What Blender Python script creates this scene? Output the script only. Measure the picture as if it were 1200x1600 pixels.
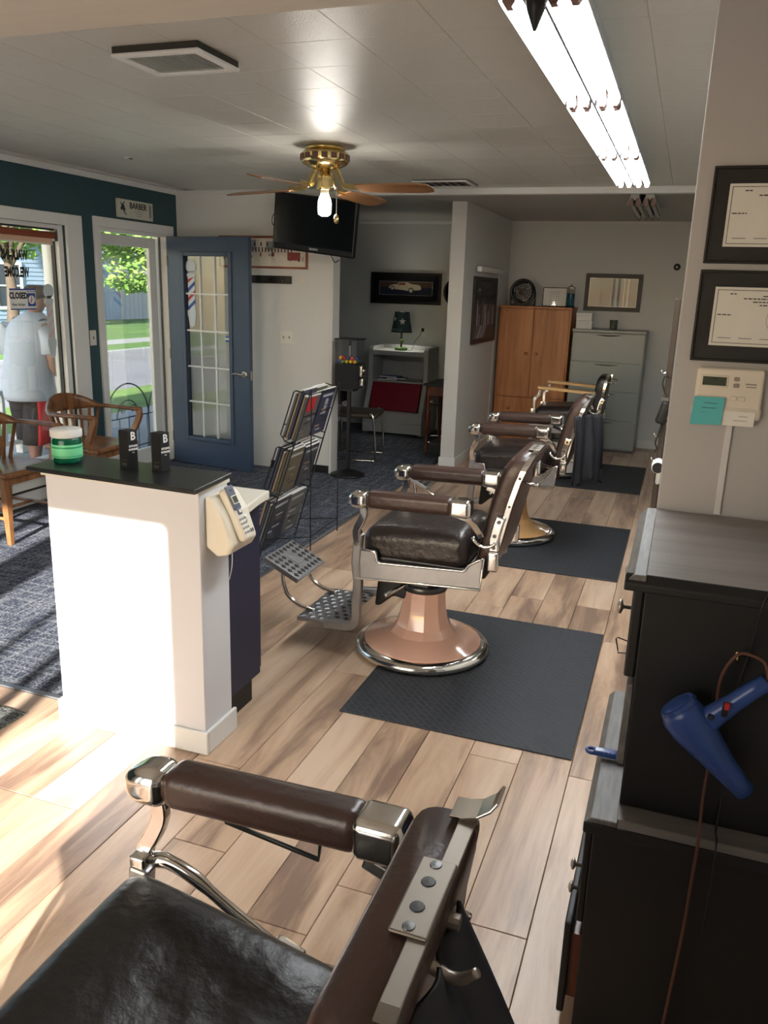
import bpy, bmesh, math, random
from mathutils import Vector, Matrix
random.seed(7)
for o in list(bpy.data.objects): bpy.data.objects.remove(o, do_unlink=True)
SC = bpy.context.scene
COL = SC.collection
PI = math.pi
R = math.radians

# ------------------------------------------------------------------ camera
YAW, PIT, ROL, FPX, CAMH = -0.339789914, 0.266977245, -0.0317672121, 1272.79, 1.62
fw = Vector((math.sin(YAW)*math.cos(PIT), math.cos(YAW)*math.cos(PIT), -math.sin(PIT)))
rt = Vector((math.cos(YAW), -math.sin(YAW), 0)); dn = fw.cross(rt)
c_, s_ = math.cos(ROL), math.sin(ROL)
rr = rt*c_ + dn*s_; dd = rt*-s_ + dn*c_
cam = bpy.data.cameras.new('camera'); cam.sensor_fit = 'VERTICAL'; cam.sensor_height = 36
cam.lens = 36*FPX/1600; cam.clip_start = 0.05; cam.clip_end = 300
camo = bpy.data.objects.new('camera', cam); COL.objects.link(camo)
m4 = Matrix((rr, -dd, -fw)).transposed().to_4x4(); m4.translation = (0, 0, CAMH)
camo.matrix_world = m4
SC.camera = camo

# ------------------------------------------------------------------ world, sun, exposure
wd = bpy.data.worlds.new('world'); SC.world = wd; wd.use_nodes = True
wn = wd.node_tree.nodes; wl = wd.node_tree.links
bg = wn['Background']
sky = wn.new('ShaderNodeTexSky'); sky.sky_type = 'NISHITA'; sky.sun_disc = False
sky.sun_elevation = R(24); sky.sun_rotation = R(192)
sky.air_density = 1.0; sky.dust_density = 1.0; sky.ozone_density = 1.5
wl.new(sky.outputs[0], bg.inputs[0]); bg.inputs[1].default_value = 0.32
SUN = Vector((-0.22, 1.0, -0.37)).normalized()          # travel direction of the sunlight
sl = bpy.data.lights.new('sun', 'SUN'); sl.energy = 14.5; sl.angle = R(0.8); sl.color = (1.0, 0.965, 0.92)
so = bpy.data.objects.new('sun', sl); COL.objects.link(so)
so.rotation_euler = SUN.to_track_quat('-Z', 'Y').to_euler(); so.location = (4, -12, 8)
SC.view_settings.view_transform = 'Standard'; SC.view_settings.look = 'None'
SC.view_settings.gamma = 1.0; SC.view_settings.use_curve_mapping = False
SC.view_settings.exposure = 0.56
TUBE_E, BULB_E, LAMP_E = 24.0, 70.0, 95.0

# ------------------------------------------------------------------ materials
def lin(c):
    return tuple((v/255/12.92 if v/255 <= .04045 else ((v/255+.055)/1.055)**2.4) for v in c) + (1,)
MATS = {}
def mat(name, col, rough=.5, metal=0., noise=0., nscale=8., bump=0., bscale=60., stretch=None, spec=None, trans=0., coat=0., emit=None, estr=0., col2=None, alpha=None):
    m = bpy.data.materials.new(name); m.use_nodes = True; MATS[name] = m
    n, l = m.node_tree.nodes, m.node_tree.links; b = n['Principled BSDF']
    b.inputs['Base Color'].default_value = lin(col); b.inputs['Roughness'].default_value = rough
    b.inputs['Metallic'].default_value = metal
    if spec is not None: b.inputs['Specular IOR Level'].default_value = spec
    if trans: b.inputs['Transmission Weight'].default_value = trans
    if coat: b.inputs['Coat Weight'].default_value = coat; b.inputs['Coat Roughness'].default_value = .08
    if emit: b.inputs['Emission Color'].default_value = lin(emit); b.inputs['Emission Strength'].default_value = estr
    tc = None
    if noise or bump:
        tc = n.new('ShaderNodeTexCoord'); mp = n.new('ShaderNodeMapping'); l.new(tc.outputs['Object'], mp.inputs[0])
        if stretch: mp.inputs['Scale'].default_value = stretch
    if noise:
        t = n.new('ShaderNodeTexNoise'); t.inputs['Scale'].default_value = nscale; t.inputs['Detail'].default_value = 5
        l.new(mp.outputs[0], t.inputs['Vector'])
        r = n.new('ShaderNodeValToRGB'); r.color_ramp.elements[0].position = .3; r.color_ramp.elements[1].position = .7
        a = lin(col); c2 = lin(col2) if col2 else tuple(max(0, v*(1-noise)) for v in a[:3]) + (1,)
        r.color_ramp.elements[0].color = c2; r.color_ramp.elements[1].color = a
        l.new(t.outputs['Fac'], r.inputs[0]); l.new(r.outputs[0], b.inputs['Base Color'])
    if bump:
        t2 = n.new('ShaderNodeTexNoise'); t2.inputs['Scale'].default_value = bscale; t2.inputs['Detail'].default_value = 4
        l.new(mp.outputs[0], t2.inputs['Vector'])
        bp = n.new('ShaderNodeBump'); bp.inputs['Strength'].default_value = bump; bp.inputs['Distance'].default_value = .01
        l.new(t2.outputs['Fac'], bp.inputs['Height']); l.new(bp.outputs[0], b.inputs['Normal'])
    return m
def wood(name, c1, c2, c3, sc=(14, 1.4, 14), rough=.4, knots=False, rand=False, bump=.08):
    m = bpy.data.materials.new(name); m.use_nodes = True; MATS[name] = m
    n, l = m.node_tree.nodes, m.node_tree.links; b = n['Principled BSDF']; b.inputs['Roughness'].default_value = rough
    tc = n.new('ShaderNodeTexCoord'); mp = n.new('ShaderNodeMapping'); mp.inputs['Scale'].default_value = sc
    l.new(tc.outputs['Object'], mp.inputs[0]); vec = mp.outputs[0]
    if rand:
        oi = n.new('ShaderNodeObjectInfo'); mu = n.new('ShaderNodeMath'); mu.operation = 'MULTIPLY'; mu.inputs[1].default_value = 137.
        l.new(oi.outputs['Random'], mu.inputs[0]); cb = n.new('ShaderNodeCombineXYZ'); l.new(mu.outputs[0], cb.inputs[0]); l.new(mu.outputs[0], cb.inputs[2])
        ad = n.new('ShaderNodeVectorMath'); ad.operation = 'ADD'; l.new(mp.outputs[0], ad.inputs[0]); l.new(cb.outputs[0], ad.inputs[1]); vec = ad.outputs[0]
    t = n.new('ShaderNodeTexNoise'); t.inputs['Scale'].default_value = 1.; t.inputs['Detail'].default_value = 6; t.inputs['Roughness'].default_value = .62; t.inputs['Distortion'].default_value = .5
    l.new(vec, t.inputs['Vector'])
    r = n.new('ShaderNodeValToRGB'); e = r.color_ramp.elements
    e[0].position = .34; e[0].color = lin(c3); e[1].position = .68; e[1].color = lin(c1); x = e.new(.5); x.color = lin(c2)
    fac = t.outputs['Fac']
    if rand:
        ma = n.new('ShaderNodeMath'); ma.operation = 'MULTIPLY_ADD'; ma.inputs[1].default_value = .2; l.new(oi.outputs['Random'], ma.inputs[0])
        sb = n.new('ShaderNodeMath'); sb.operation = 'SUBTRACT'; sb.inputs[1].default_value = .055; l.new(t.outputs['Fac'], sb.inputs[0]); l.new(sb.outputs[0], ma.inputs[2]); fac = ma.outputs[0]
    l.new(fac, r.inputs[0]); out = r.outputs[0]
    if knots:
        v = n.new('ShaderNodeTexVoronoi'); v.inputs['Scale'].default_value = 3.2
        mp2 = n.new('ShaderNodeMapping'); mp2.inputs['Scale'].default_value = (1.6, 1.6, .8); l.new(tc.outputs['Object'], mp2.inputs[0]); l.new(mp2.outputs[0], v.inputs['Vector'])
        k = n.new('ShaderNodeValToRGB'); k.color_ramp.elements[0].color = (1, 1, 1, 1); k.color_ramp.elements[0].position = .05; k.color_ramp.elements[1].color = (0, 0, 0, 1); k.color_ramp.elements[1].position = .1
        l.new(v.outputs['Distance'], k.inputs[0]); mx = n.new('ShaderNodeMixRGB'); l.new(k.outputs[0], mx.inputs[0]); l.new(out, mx.inputs[1]); mx.inputs[2].default_value = lin((110, 62, 30)); out = mx.outputs[0]
    l.new(out, b.inputs['Base Color'])
    bp = n.new('ShaderNodeBump'); bp.inputs['Strength'].default_value = bump; bp.inputs['Distance'].default_value = .003; l.new(t.outputs['Fac'], bp.inputs['Height']); l.new(bp.outputs[0], b.inputs['Normal'])
    return m
def glass(name, tint=(1, 1, 1), refl=.06, rough=0., fres=.5):
    m = bpy.data.materials.new(name); m.use_nodes = True; MATS[name] = m
    n, l = m.node_tree.nodes, m.node_tree.links; n.remove(n['Principled BSDF'])
    tr = n.new('ShaderNodeBsdfTransparent'); tr.inputs[0].default_value = tuple(tint) + (1,)
    gl = n.new('ShaderNodeBsdfGlossy'); gl.inputs['Roughness'].default_value = rough
    fr = n.new('ShaderNodeLayerWeight'); fr.inputs[0].default_value = .25
    ma = n.new('ShaderNodeMath'); ma.operation = 'MULTIPLY_ADD'; ma.inputs[1].default_value = fres; ma.inputs[2].default_value = refl
    l.new(fr.outputs['Fresnel'], ma.inputs[0]); mx = n.new('ShaderNodeMixShader')
    l.new(ma.outputs[0], mx.inputs[0]); l.new(tr.outputs[0], mx.inputs[1]); l.new(gl.outputs[0], mx.inputs[2])
    l.new(mx.outputs[0], n['Material Output'].inputs[0]); return m
def emis(name, col, s):
    m = bpy.data.materials.new(name); m.use_nodes = True; MATS[name] = m
    b = m.node_tree.nodes['Principled BSDF']; b.inputs['Base Color'].default_value = lin(col)
    b.inputs['Emission Color'].default_value = lin(col); b.inputs['Emission Strength'].default_value = s; return m

mat('wall', (216, 214, 208), .85, bump=.05, bscale=90); mat('wall_warm', (216, 215, 217), .8, bump=.05, bscale=90)
mat('wall_stub', (186, 184, 184), .8, bump=.05, bscale=90); mat('wall_grey', (212, 213, 210), .85, bump=.05, bscale=90)
mat('header', (206, 199, 186), .8, noise=.06, nscale=3, stretch=(1, 8, 1)); mat('teal', (44, 74, 80), .55, bump=.05, bscale=80)
mat('white', (226, 226, 222), .45); mat('white_gloss', (235, 235, 232), .25); mat('offwhite', (222, 216, 200), .4)
mat('tile', (206, 203, 194), .33, bump=.22, bscale=170, noise=.05, nscale=40); mat('ceil_far', (178, 177, 172), .5, bump=.1, bscale=150)
mat('chrome', (225, 222, 216), .12, 1.); mat('alu', (168, 168, 170), .38, .9, noise=.12, nscale=20); mat('steel_dark', (92, 92, 92), .35, .9)
mat('nickel', (178, 170, 158), .42, .9); mat('brass', (222, 198, 140), .18, 1.)
mat('leather_brown', (70, 50, 43), .34, noise=.22, nscale=7, bump=.25, bscale=34, spec=.55)
mat('leather_black', (34, 32, 31), .36, noise=.25, nscale=5, bump=.35, bscale=26, spec=.5)
mat('leather_seat', (47, 39, 37), .33, noise=.35, nscale=6, bump=.45, bscale=30, spec=.55)
mat('piping', (40, 28, 25), .4); mat('black', (17, 17, 18), .45); mat('black_gloss', (9, 10, 13), .12); mat('black_matte', (22, 23, 25), .85)
mat('enamel_pink', (220, 174, 152), .12, noise=.06, nscale=6, coat=.6); mat('enamel_white', (222, 214, 200), .2, coat=.4); mat('enamel_tan', (224, 176, 120), .14, coat=.6)
mat('cape', (24, 26, 33), .55, bump=.12, bscale=18); mat('counter_top', (38, 41, 42), .3, noise=.15, nscale=30)
mat('navy', (38, 40, 62), .5); mat('door_blue', (60, 76, 97), .42, bump=.03, bscale=60)
mat('cab_black', (15, 16, 18), .5, noise=.2, nscale=5); mat('cab_top', (132, 126, 121), .3, noise=.35, nscale=4, stretch=(.6, 6, 1), col2=(104, 99, 95)); mat('worn_steel', (138, 131, 121), .5, .85); mat('cab_worn', (120, 117, 112), .5, noise=.5, nscale=16, stretch=(6, .7, 2))  # cab_top: worn grey, lightened so the colour carries the glare on the dresser
wood('plank', (206, 180, 154), (184, 154, 127), (132, 107, 90), sc=(9, 1.1, 9), rough=.34, rand=True)
wood('oak', (152, 106, 68), (130, 86, 52), (92, 58, 35), sc=(12, 12, 2), rough=.28); wood('pine', (196, 132, 78), (180, 114, 62), (156, 92, 48), sc=(12, 12, 1.2), rough=.4, knots=True)
wood('board', (226, 184, 124), (214, 168, 108), (196, 148, 90), sc=(2, 14, 14), rough=.4); wood('walnut_leg', (122, 60, 34), (96, 44, 26), (66, 30, 20), sc=(20, 20, 2), rough=.3)
wood('fan_wood', (158, 116, 74), (136, 94, 58), (104, 68, 42), sc=(2, 16, 16), rough=.35); wood('frame_wood', (158, 92, 62), (136, 76, 52), (108, 58, 40), sc=(6, 6, 6), rough=.45)
mat('file_grey', (150, 156, 152), .4, .1); mat('plastic_grey', (172, 174, 172), .5, bump=.04, bscale=120); mat('plastic_lid', (128, 26, 42), .42, bump=.05, bscale=90)
mat('blue_book', (52, 92, 158), .45); mat('rubber_grey', (48, 50, 53), .8); mat('paper', (236, 234, 228), .8); mat('cert', (232, 230, 222), .7, noise=.05, nscale=20)
mat('ink', (60, 62, 66), .8); mat('ink_light', (150, 152, 152), .8); mat('ink_black', (18, 18, 20), .7); mat('red', (188, 36, 40), .5); mat('red_sat', (176, 28, 36), .5); mat('blue', (40, 70, 150), .5)
mat('sticky', (96, 192, 196), .8); mat('thermo', (226, 218, 204), .45); mat('lcd', (66, 74, 58), .25); mat('button_grey', (150, 140, 130), .5)
mat('phone_ivory', (228, 220, 202), .4); mat('phone_grey', (92, 98, 114), .35); mat('dryer_blue', (44, 74, 138), .28, noise=.12, nscale=4); mat('cord_brown', (92, 56, 44), .6)
mat('jar_green', (10, 112, 78), .18, trans=.35); mat('label_green', (128, 226, 166), .5); mat('label_mid', (52, 168, 112), .5)
mat('sign_cream', (206, 206, 190), .6, noise=.08, nscale=10); mat('blind_orange', (166, 84, 52), .6); mat('blind_pale', (216, 180, 150), .7)
mat('print_dark', (34, 42, 50), .5); mat('print_grey', (150, 158, 160), .5); mat('print_blue', (34, 44, 72), .5); mat('car_cream', (226, 210, 180), .5); mat('car_red', (150, 52, 40), .5)
mat('print_cream', (224, 214, 198), .6); mat('brick_red', (150, 62, 54), .6); mat('silver_ink', (182, 186, 190), .5); mat('print_brown', (96, 66, 54), .6)
mat('shade', (58, 82, 84), .7); mat('star', (238, 236, 240), .6); mat('lamp_green', (82, 112, 42), .5)
mat('skin', (150, 108, 92), .6); mat('hair', (64, 54, 48), .8); mat('tee', (184, 194, 210), .85, bump=.2, bscale=14); mat('shorts_black', (40, 40, 44), .8); mat('shorts_red', (186, 42, 54), .8); mat('sock', (225, 225, 225), .8); mat('shoe', (70, 72, 78), .6)
mat('grass', (112, 150, 66), .95, noise=.45, nscale=.9, bump=.6, bscale=30); mat('grass2', (128, 160, 72), .95, noise=.4, nscale=1.5, bump=.6, bscale=30)
mat('asphalt', (150, 146, 146), .9, noise=.2, nscale=1.2); mat('concrete', (176, 174, 170), .9, noise=.12, nscale=2); mat('leaf', (92, 138, 62), .7, noise=.5, nscale=2.2, col2=(150, 178, 84)); mat('leaf_dark', (64, 102, 48), .7, noise=.5, nscale=2)
mat('bark', (92, 76, 62), .9, noise=.3, nscale=6); mat('siding_blue', (150, 166, 186), .7); mat('siding_white', (220, 216, 214), .7); mat('roof_grey', (96, 96, 102), .9); mat('win_dark', (52, 60, 74), .2); mat('fence_pale', (214, 200, 196), .8)
mat('vent_dark', (58, 54, 48), .8); mat('heater', (216, 216, 208), .5); mat('outlet', (224, 220, 210), .4); mat('iron', (70, 74, 80), .5, .5)
mat('socket_bronze', (128, 100, 90), .45); mat('fixture_white', (176, 178, 180), .5); mat('tube_off', (170, 168, 162), .3); mat('barbicide', (30, 120, 150), .1, trans=.5); mat('tv_screen', (8, 9, 13), .1); mat('station_brown', (66, 54, 44), .4)
mat('mag_dark', (48, 52, 62), .45); mat('mag_navy', (44, 48, 70), .4); mat('mag_grey', (86, 86, 84), .45); mat('mag_olive', (90, 82, 66), .45); mat('mag_black', (34, 34, 36), .4); mat('mag_tan', (140, 120, 96), .45)
for i, c in enumerate([(214, 70, 40), (232, 150, 40), (236, 206, 60), (70, 80, 160), (90, 160, 90), (226, 220, 210)]): mat('ball%d' % i, c, .2)
glass('pane', (.96, .98, .98), .03); glass('frame_glass', (1, 1, 1), .004, 0., .07); glass('acrylic', (.975, .98, .985), .03, .02); glass('cup', (.82, .83, .82), .06)
emis('tube_on', (250, 253, 255), TUBE_E); emis('bulb_on', (255, 250, 240), BULB_E); emis('lamp_bulb', (255, 244, 226), LAMP_E)
def carpet(name, dark, light, thr):
    m = bpy.data.materials.new(name); m.use_nodes = True; MATS[name] = m
    n, l = m.node_tree.nodes, m.node_tree.links; b = n['Principled BSDF']; b.inputs['Roughness'].default_value = .95; b.inputs['Specular IOR Level'].default_value = .1
    tc = n.new('ShaderNodeTexCoord'); t = n.new('ShaderNodeTexNoise'); t.inputs['Scale'].default_value = 110; t.inputs['Detail'].default_value = 3; l.new(tc.outputs['Object'], t.inputs['Vector'])
    mp = n.new('ShaderNodeMapping'); mp.inputs['Scale'].default_value = (40, 3, 1); l.new(tc.outputs['Object'], mp.inputs[0]); t2 = n.new('ShaderNodeTexNoise'); t2.inputs['Scale'].default_value = 1; t2.inputs['Detail'].default_value = 4; l.new(mp.outputs[0], t2.inputs['Vector'])
    mp3 = n.new('ShaderNodeMapping'); mp3.inputs['Scale'].default_value = (3, 40, 1); l.new(tc.outputs['Object'], mp3.inputs[0]); t3 = n.new('ShaderNodeTexNoise'); t3.inputs['Scale'].default_value = 1; t3.inputs['Detail'].default_value = 4; l.new(mp3.outputs[0], t3.inputs['Vector'])
    mxm = n.new('ShaderNodeMath'); mxm.operation = 'MAXIMUM'; l.new(t2.outputs['Fac'], mxm.inputs[0]); l.new(t3.outputs['Fac'], mxm.inputs[1])
    av = n.new('ShaderNodeMath'); av.operation = 'MULTIPLY_ADD'; av.inputs[1].default_value = .5; l.new(t.outputs['Fac'], av.inputs[0])
    hm = n.new('ShaderNodeMath'); hm.operation = 'MULTIPLY'; hm.inputs[1].default_value = .5; l.new(mxm.outputs[0], hm.inputs[0]); l.new(hm.outputs[0], av.inputs[2])
    r = n.new('ShaderNodeValToRGB'); r.color_ramp.elements[0].position = thr-.07; r.color_ramp.elements[1].position = thr+.13; r.color_ramp.elements[0].color = lin(dark); r.color_ramp.elements[1].color = lin(light)
    l.new(av.outputs[0], r.inputs[0]); l.new(r.outputs[0], b.inputs['Base Color'])
    bp = n.new('ShaderNodeBump'); bp.inputs['Strength'].default_value = .8; bp.inputs['Distance'].default_value = .006; l.new(t.outputs['Fac'], bp.inputs['Height']); l.new(bp.outputs[0], b.inputs['Normal'])
carpet('carpet', (56, 61, 73), (142, 144, 148), .545); carpet('entry_mat', (58, 60, 60), (150, 152, 146), .52)
def rubber():
    m = mat('rubber', (40, 43, 48), .62); n, l = m.node_tree.nodes, m.node_tree.links; b = n['Principled BSDF']
    tc = n.new('ShaderNodeTexCoord'); mp = n.new('ShaderNodeMapping'); mp.inputs['Rotation'].default_value = (0, 0, R(45)); mp.inputs['Scale'].default_value = (1, 1, 1); l.new(tc.outputs['Object'], mp.inputs[0])
    br = n.new('ShaderNodeTexBrick'); br.inputs['Scale'].default_value = 14; br.inputs['Mortar Size'].default_value = .035; br.inputs['Mortar Smooth'].default_value = .6; br.inputs['Brick Width'].default_value = .7; br.inputs['Row Height'].default_value = .35
    l.new(mp.outputs[0], br.inputs['Vector']); br.inputs['Color1'].default_value = lin((42, 45, 50)); br.inputs['Color2'].default_value = lin((34, 37, 42)); br.inputs['Mortar'].default_value = lin((56, 60, 65)); l.new(br.outputs['Color'], b.inputs['Base Color'])
    bp = n.new('ShaderNodeBump'); bp.inputs['Strength'].default_value = .6; bp.inputs['Distance'].default_value = .004; l.new(br.outputs['Fac'], bp.inputs['Height']); l.new(bp.outputs[0], b.inputs['Normal'])
rubber()
def M(n): return MATS[n]

# ------------------------------------------------------------------ mesh builder
class MB:
    def __init__(s, o=(0, 0, 0)): s.v = []; s.f = []; s.o = Vector(o)
    def add(s, vs, fs):
        k = len(s.v); s.v += [tuple(Vector(p)+s.o) for p in vs]; s.f += [tuple(i+k for i in f) for f in fs]; return s
    def box(s, x0, x1, y0, y1, z0, z1):
        x0, x1 = sorted((x0, x1)); y0, y1 = sorted((y0, y1)); z0, z1 = sorted((z0, z1))
        return s.add([(x0, y0, z0), (x1, y0, z0), (x1, y1, z0), (x0, y1, z0), (x0, y0, z1), (x1, y0, z1), (x1, y1, z1), (x0, y1, z1)], [(0, 3, 2, 1), (4, 5, 6, 7), (0, 1, 5, 4), (1, 2, 6, 5), (2, 3, 7, 6), (3, 0, 4, 7)])
    def obox(s, c, size, rot=None):
        c = Vector(c); h = Vector(size)/2; rot = rot or Matrix.Identity(3)
        vs = [c+rot @ Vector((sx*h.x, sy*h.y, sz*h.z)) for sz in (-1, 1) for sx, sy in ((-1, -1), (1, -1), (1, 1), (-1, 1))]
        return s.add(vs, [(0, 3, 2, 1), (4, 5, 6, 7), (0, 1, 5, 4), (1, 2, 6, 5), (2, 3, 7, 6), (3, 0, 4, 7)])
    def loft(s, rings, cap=True, closed=False):
        n = len(rings[0]); vs = [p for r in rings for p in r]; fs = []
        m = len(rings)
        for i in range(m if closed else m-1):
            a, b = i*n, ((i+1) % m)*n
            fs += [(a+j, a+(j+1) % n, b+(j+1) % n, b+j) for j in range(n)]
        if cap and not closed: fs += [tuple(range(n-1, -1, -1)), tuple(range((m-1)*n, m*n))]
        return s.add(vs, fs)
    def lathe(s, prof, n=24, c=(0, 0, 0), ax='z', cap=True, ph=0.):
        c = Vector(c); rings = []
        for r, h in prof:
            ring = []
            for k in range(n):
                a = 2*PI*k/n+ph; x, y = max(r, 1e-5)*math.cos(a), max(r, 1e-5)*math.sin(a)
                ring.append(c+Vector({'z': (x, y, h), 'x': (h, x, y), 'y': (y, h, x)}[ax]))
            rings.append(ring)
        return s.loft(rings, cap)
    def tube(s, pts, r, n=8, closed=False):
        pts = [Vector(p) for p in pts]; rs = r if isinstance(r, (list, tuple)) else [r]*len(pts); m = len(pts)
        T = []
        for i in range(m):
            a = pts[(i-1) % m] if (closed or i) else pts[0]; b = pts[(i+1) % m] if (closed or i < m-1) else pts[-1]
            T.append((b-a).normalized())
        u = T[0].orthogonal().normalized(); rings = []
        for i in range(m):
            u = (u-T[i]*u.dot(T[i])); u = u.normalized() if u.length > 1e-6 else T[i].orthogonal().normalized(); w = T[i].cross(u)
            rings.append([pts[i]+(u*math.cos(2*PI*k/n)+w*math.sin(2*PI*k/n))*rs[i] for k in range(n)])
        return s.loft(rings, not closed, closed)
    def cyl(s, a, b, r, n=16): return s.tube([a, b], r, n)
    def sweep(s, pts, sec, up=(0, 0, 1), closed=False):
        pts = [Vector(p) for p in pts]; up = Vector(up); m = len(pts); rings = []
        for i in range(m):
            a = pts[(i-1) % m] if (closed or i) else pts[0]; b = pts[(i+1) % m] if (closed or i < m-1) else pts[-1]
            t = (b-a).normalized(); w = t.cross(up).normalized(); v = w.cross(t)
            rings.append([pts[i]+w*x+v*y for x, y in sec])
        return s.loft(rings, not closed, closed)
    def prism(s, poly, a, b, ax='y'):
        f = {'x': lambda p, h: (h, p[0], p[1]), 'y': lambda p, h: (p[0], h, p[1]), 'z': lambda p, h: (p[0], p[1], h)}[ax]
        return s.loft([[f(p, a) for p in poly], [f(p, b) for p in poly]])
    def rbox(s, c, size, r, n=4, k=3, deform=None, rot=None):
        """rounded box: grid per face, k divisions across the flats, n across each rounded edge"""
        c = Vector(c); h = Vector(size)/2; r = min(r, *(h*0.999))
        def axis(H):
            inner = H-r; a = [-inner-r*math.cos(PI/2*0)*1.0]
            vals = []
            for i in range(n+1): vals.append((-1, i/n))
            return vals
        def coords(H):
            inner = H-r; out = []
            for i in range(n): out.append((-inner, -math.tan(PI/4*(1-i/n))))
            for i in range(k+1): out.append((-inner+2*inner*i/k, 0.))
            for i in range(1, n+1): out.append((inner, math.tan(PI/4*i/n)))
            return out
        cs = [coords(v) for v in h]; key = {}; vs = []; fs = []
        def vert(ax, sg, i, j):
            a1, a2 = [(1, 2), (2, 0), (0, 1)][ax]
            b = [0, 0, 0]; d = [0, 0, 0]
            b[ax] = sg*(h[ax]-r); d[ax] = sg*1.
            b[a1], d[a1] = cs[a1][i]; b[a2], d[a2] = cs[a2][j]
            p = Vector(b)+Vector(d).normalized()*r
            kk = tuple(round(x, 5) for x in p)
            if kk not in key:
                q = deform(p.copy()) if deform else p
                q = Vector(q); q = (rot @ q if rot else q)+c
                key[kk] = len(vs); vs.append(q)
            return key[kk]
        for ax in range(3):
            a1, a2 = [(1, 2), (2, 0), (0, 1)][ax]
            for sg in (-1, 1):
                for i in range(len(cs[a1])-1):
                    for j in range(len(cs[a2])-1):
                        q = [vert(ax, sg, i, j), vert(ax, sg, i+1, j), vert(ax, sg, i+1, j+1), vert(ax, sg, i, j+1)]
                        if sg < 0: q.reverse()
                        qq = []
                        for x in q:
                            if x not in qq: qq.append(x)
                        if len(qq) > 2: fs.append(tuple(qq))
        return s.add(vs, fs)
    def build(s, name, m, parent=None, bevel=0., seg=2, smooth=False, mx=None, recenter=True, sub=0):
        me = bpy.data.meshes.new(name); vs = [Vector(p) for p in s.v]; off = Vector((0, 0, 0))
        if parent is None and recenter and vs:
            lo = [min(p[i] for p in vs) for i in range(3)]; hi = [max(p[i] for p in vs) for i in range(3)]
            off = Vector(((lo[0]+hi[0])/2, (lo[1]+hi[1])/2, lo[2])); vs = [p-off for p in vs]
        if mx is not None: vs = [mx @ p for p in vs]
        me.from_pydata(vs, [], s.f); me.validate()
        bm = bmesh.new(); bm.from_mesh(me); bmesh.ops.recalc_face_normals(bm, faces=bm.faces); bm.to_mesh(me); bm.free()
        me.materials.append(M(m) if isinstance(m, str) else m)
        if smooth:
            for p in me.polygons: p.use_smooth = True
        o = bpy.data.objects.new(name, me); COL.objects.link(o); o.location = off
        if parent is not None: o.parent = parent
        if bevel:
            b = o.modifiers.new('bevel', 'BEVEL'); b.width = bevel; b.segments = seg; b.limit_method = 'ANGLE'; b.angle_limit = R(40); b.harden_normals = False
        if sub:
            b = o.modifiers.new('sub', 'SUBSURF'); b.levels = sub; b.render_levels = sub
        return o
def W(t): return MB(-Vector(t.location))                     # builder that takes world coordinates for a thing without rotation
def tag(o, label, cat, group=None):
    o['label'] = label; o['category'] = cat
    if group: o['group'] = group
    return o
def thing(name, label, cat, loc=(0, 0, 0), rz=0., group=None):
    o = bpy.data.objects.new(name, None); COL.objects.link(o); o.location = loc; o.rotation_euler = (0, 0, R(rz)); o.empty_display_size = .1
    return tag(o, label, cat, group)
def struct(o): o['kind'] = 'structure'; return o
def sempty(name, loc, rz=0.):
    o = bpy.data.objects.new(name, None); COL.objects.link(o); o.location = loc; o.rotation_euler = (0, 0, R(rz)); return struct(o)
def text(s, size, m, parent, loc, rot=(90, 0, 0), name='lettering', ext=.0006, mirror=False, bold=0., sx=1., align='CENTER'):
    cu = bpy.data.curves.new('t', 'FONT'); cu.body = s; cu.size = size; cu.extrude = ext; cu.align_x = align; cu.align_y = 'CENTER'; cu.offset = bold; cu.resolution_u = 2
    ob = bpy.data.objects.new('t', cu); COL.objects.link(ob); dg = bpy.context.evaluated_depsgraph_get()
    me = bpy.data.meshes.new_from_object(ob.evaluated_get(dg)); bpy.data.objects.remove(ob, do_unlink=True)
    mm = Matrix.LocRotScale(Vector(loc), Matrix.Rotation(R(rot[2]), 3, 'Z') @ Matrix.Rotation(R(rot[1]), 3, 'Y') @ Matrix.Rotation(R(rot[0]), 3, 'X'), Vector((-sx if mirror else sx, 1, 1)))
    me.transform(mm)
    if mirror: me.flip_normals()
    me.materials.clear(); me.materials.append(M(m)); o = bpy.data.objects.new(name, me); COL.objects.link(o); o.parent = parent; return o
def arc(c, r, a0, a1, n, ax='xz', y=0.):
    out = []
    for i in range(n+1):
        a = R(a0+(a1-a0)*i/n); p, q = c[0]+r*math.cos(a), c[1]+r*math.sin(a)
        out.append({'xz': (p, y, q), 'xy': (p, q, y), 'yz': (y, p, q)}[ax])
    return out
def smoothpath(pts, k=4):
    P = [Vector(p) for p in pts]; out = []
    for i in range(len(P)-1):
        p0 = P[max(i-1, 0)]; p1 = P[i]; p2 = P[i+1]; p3 = P[min(i+2, len(P)-1)]
        for j in range(k):
            t = j/k; out.append(.5*((2*p1)+(p2-p0)*t+(2*p0-5*p1+4*p2-p3)*t*t+(3*p1-p0-3*p2+p3)*t**3))
    return out+[P[-1]]
def copytree(o, parent=None):
    c = o.copy(); COL.objects.link(c); c.parent = parent
    for ch in o.children: copytree(ch, c)
    return c
# ------------------------------------------------------------------ the room
XL, XR, YB, YF, ZC, ZF = -4.384, .55, -1.0, 9.4, 2.40, 2.385
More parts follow.
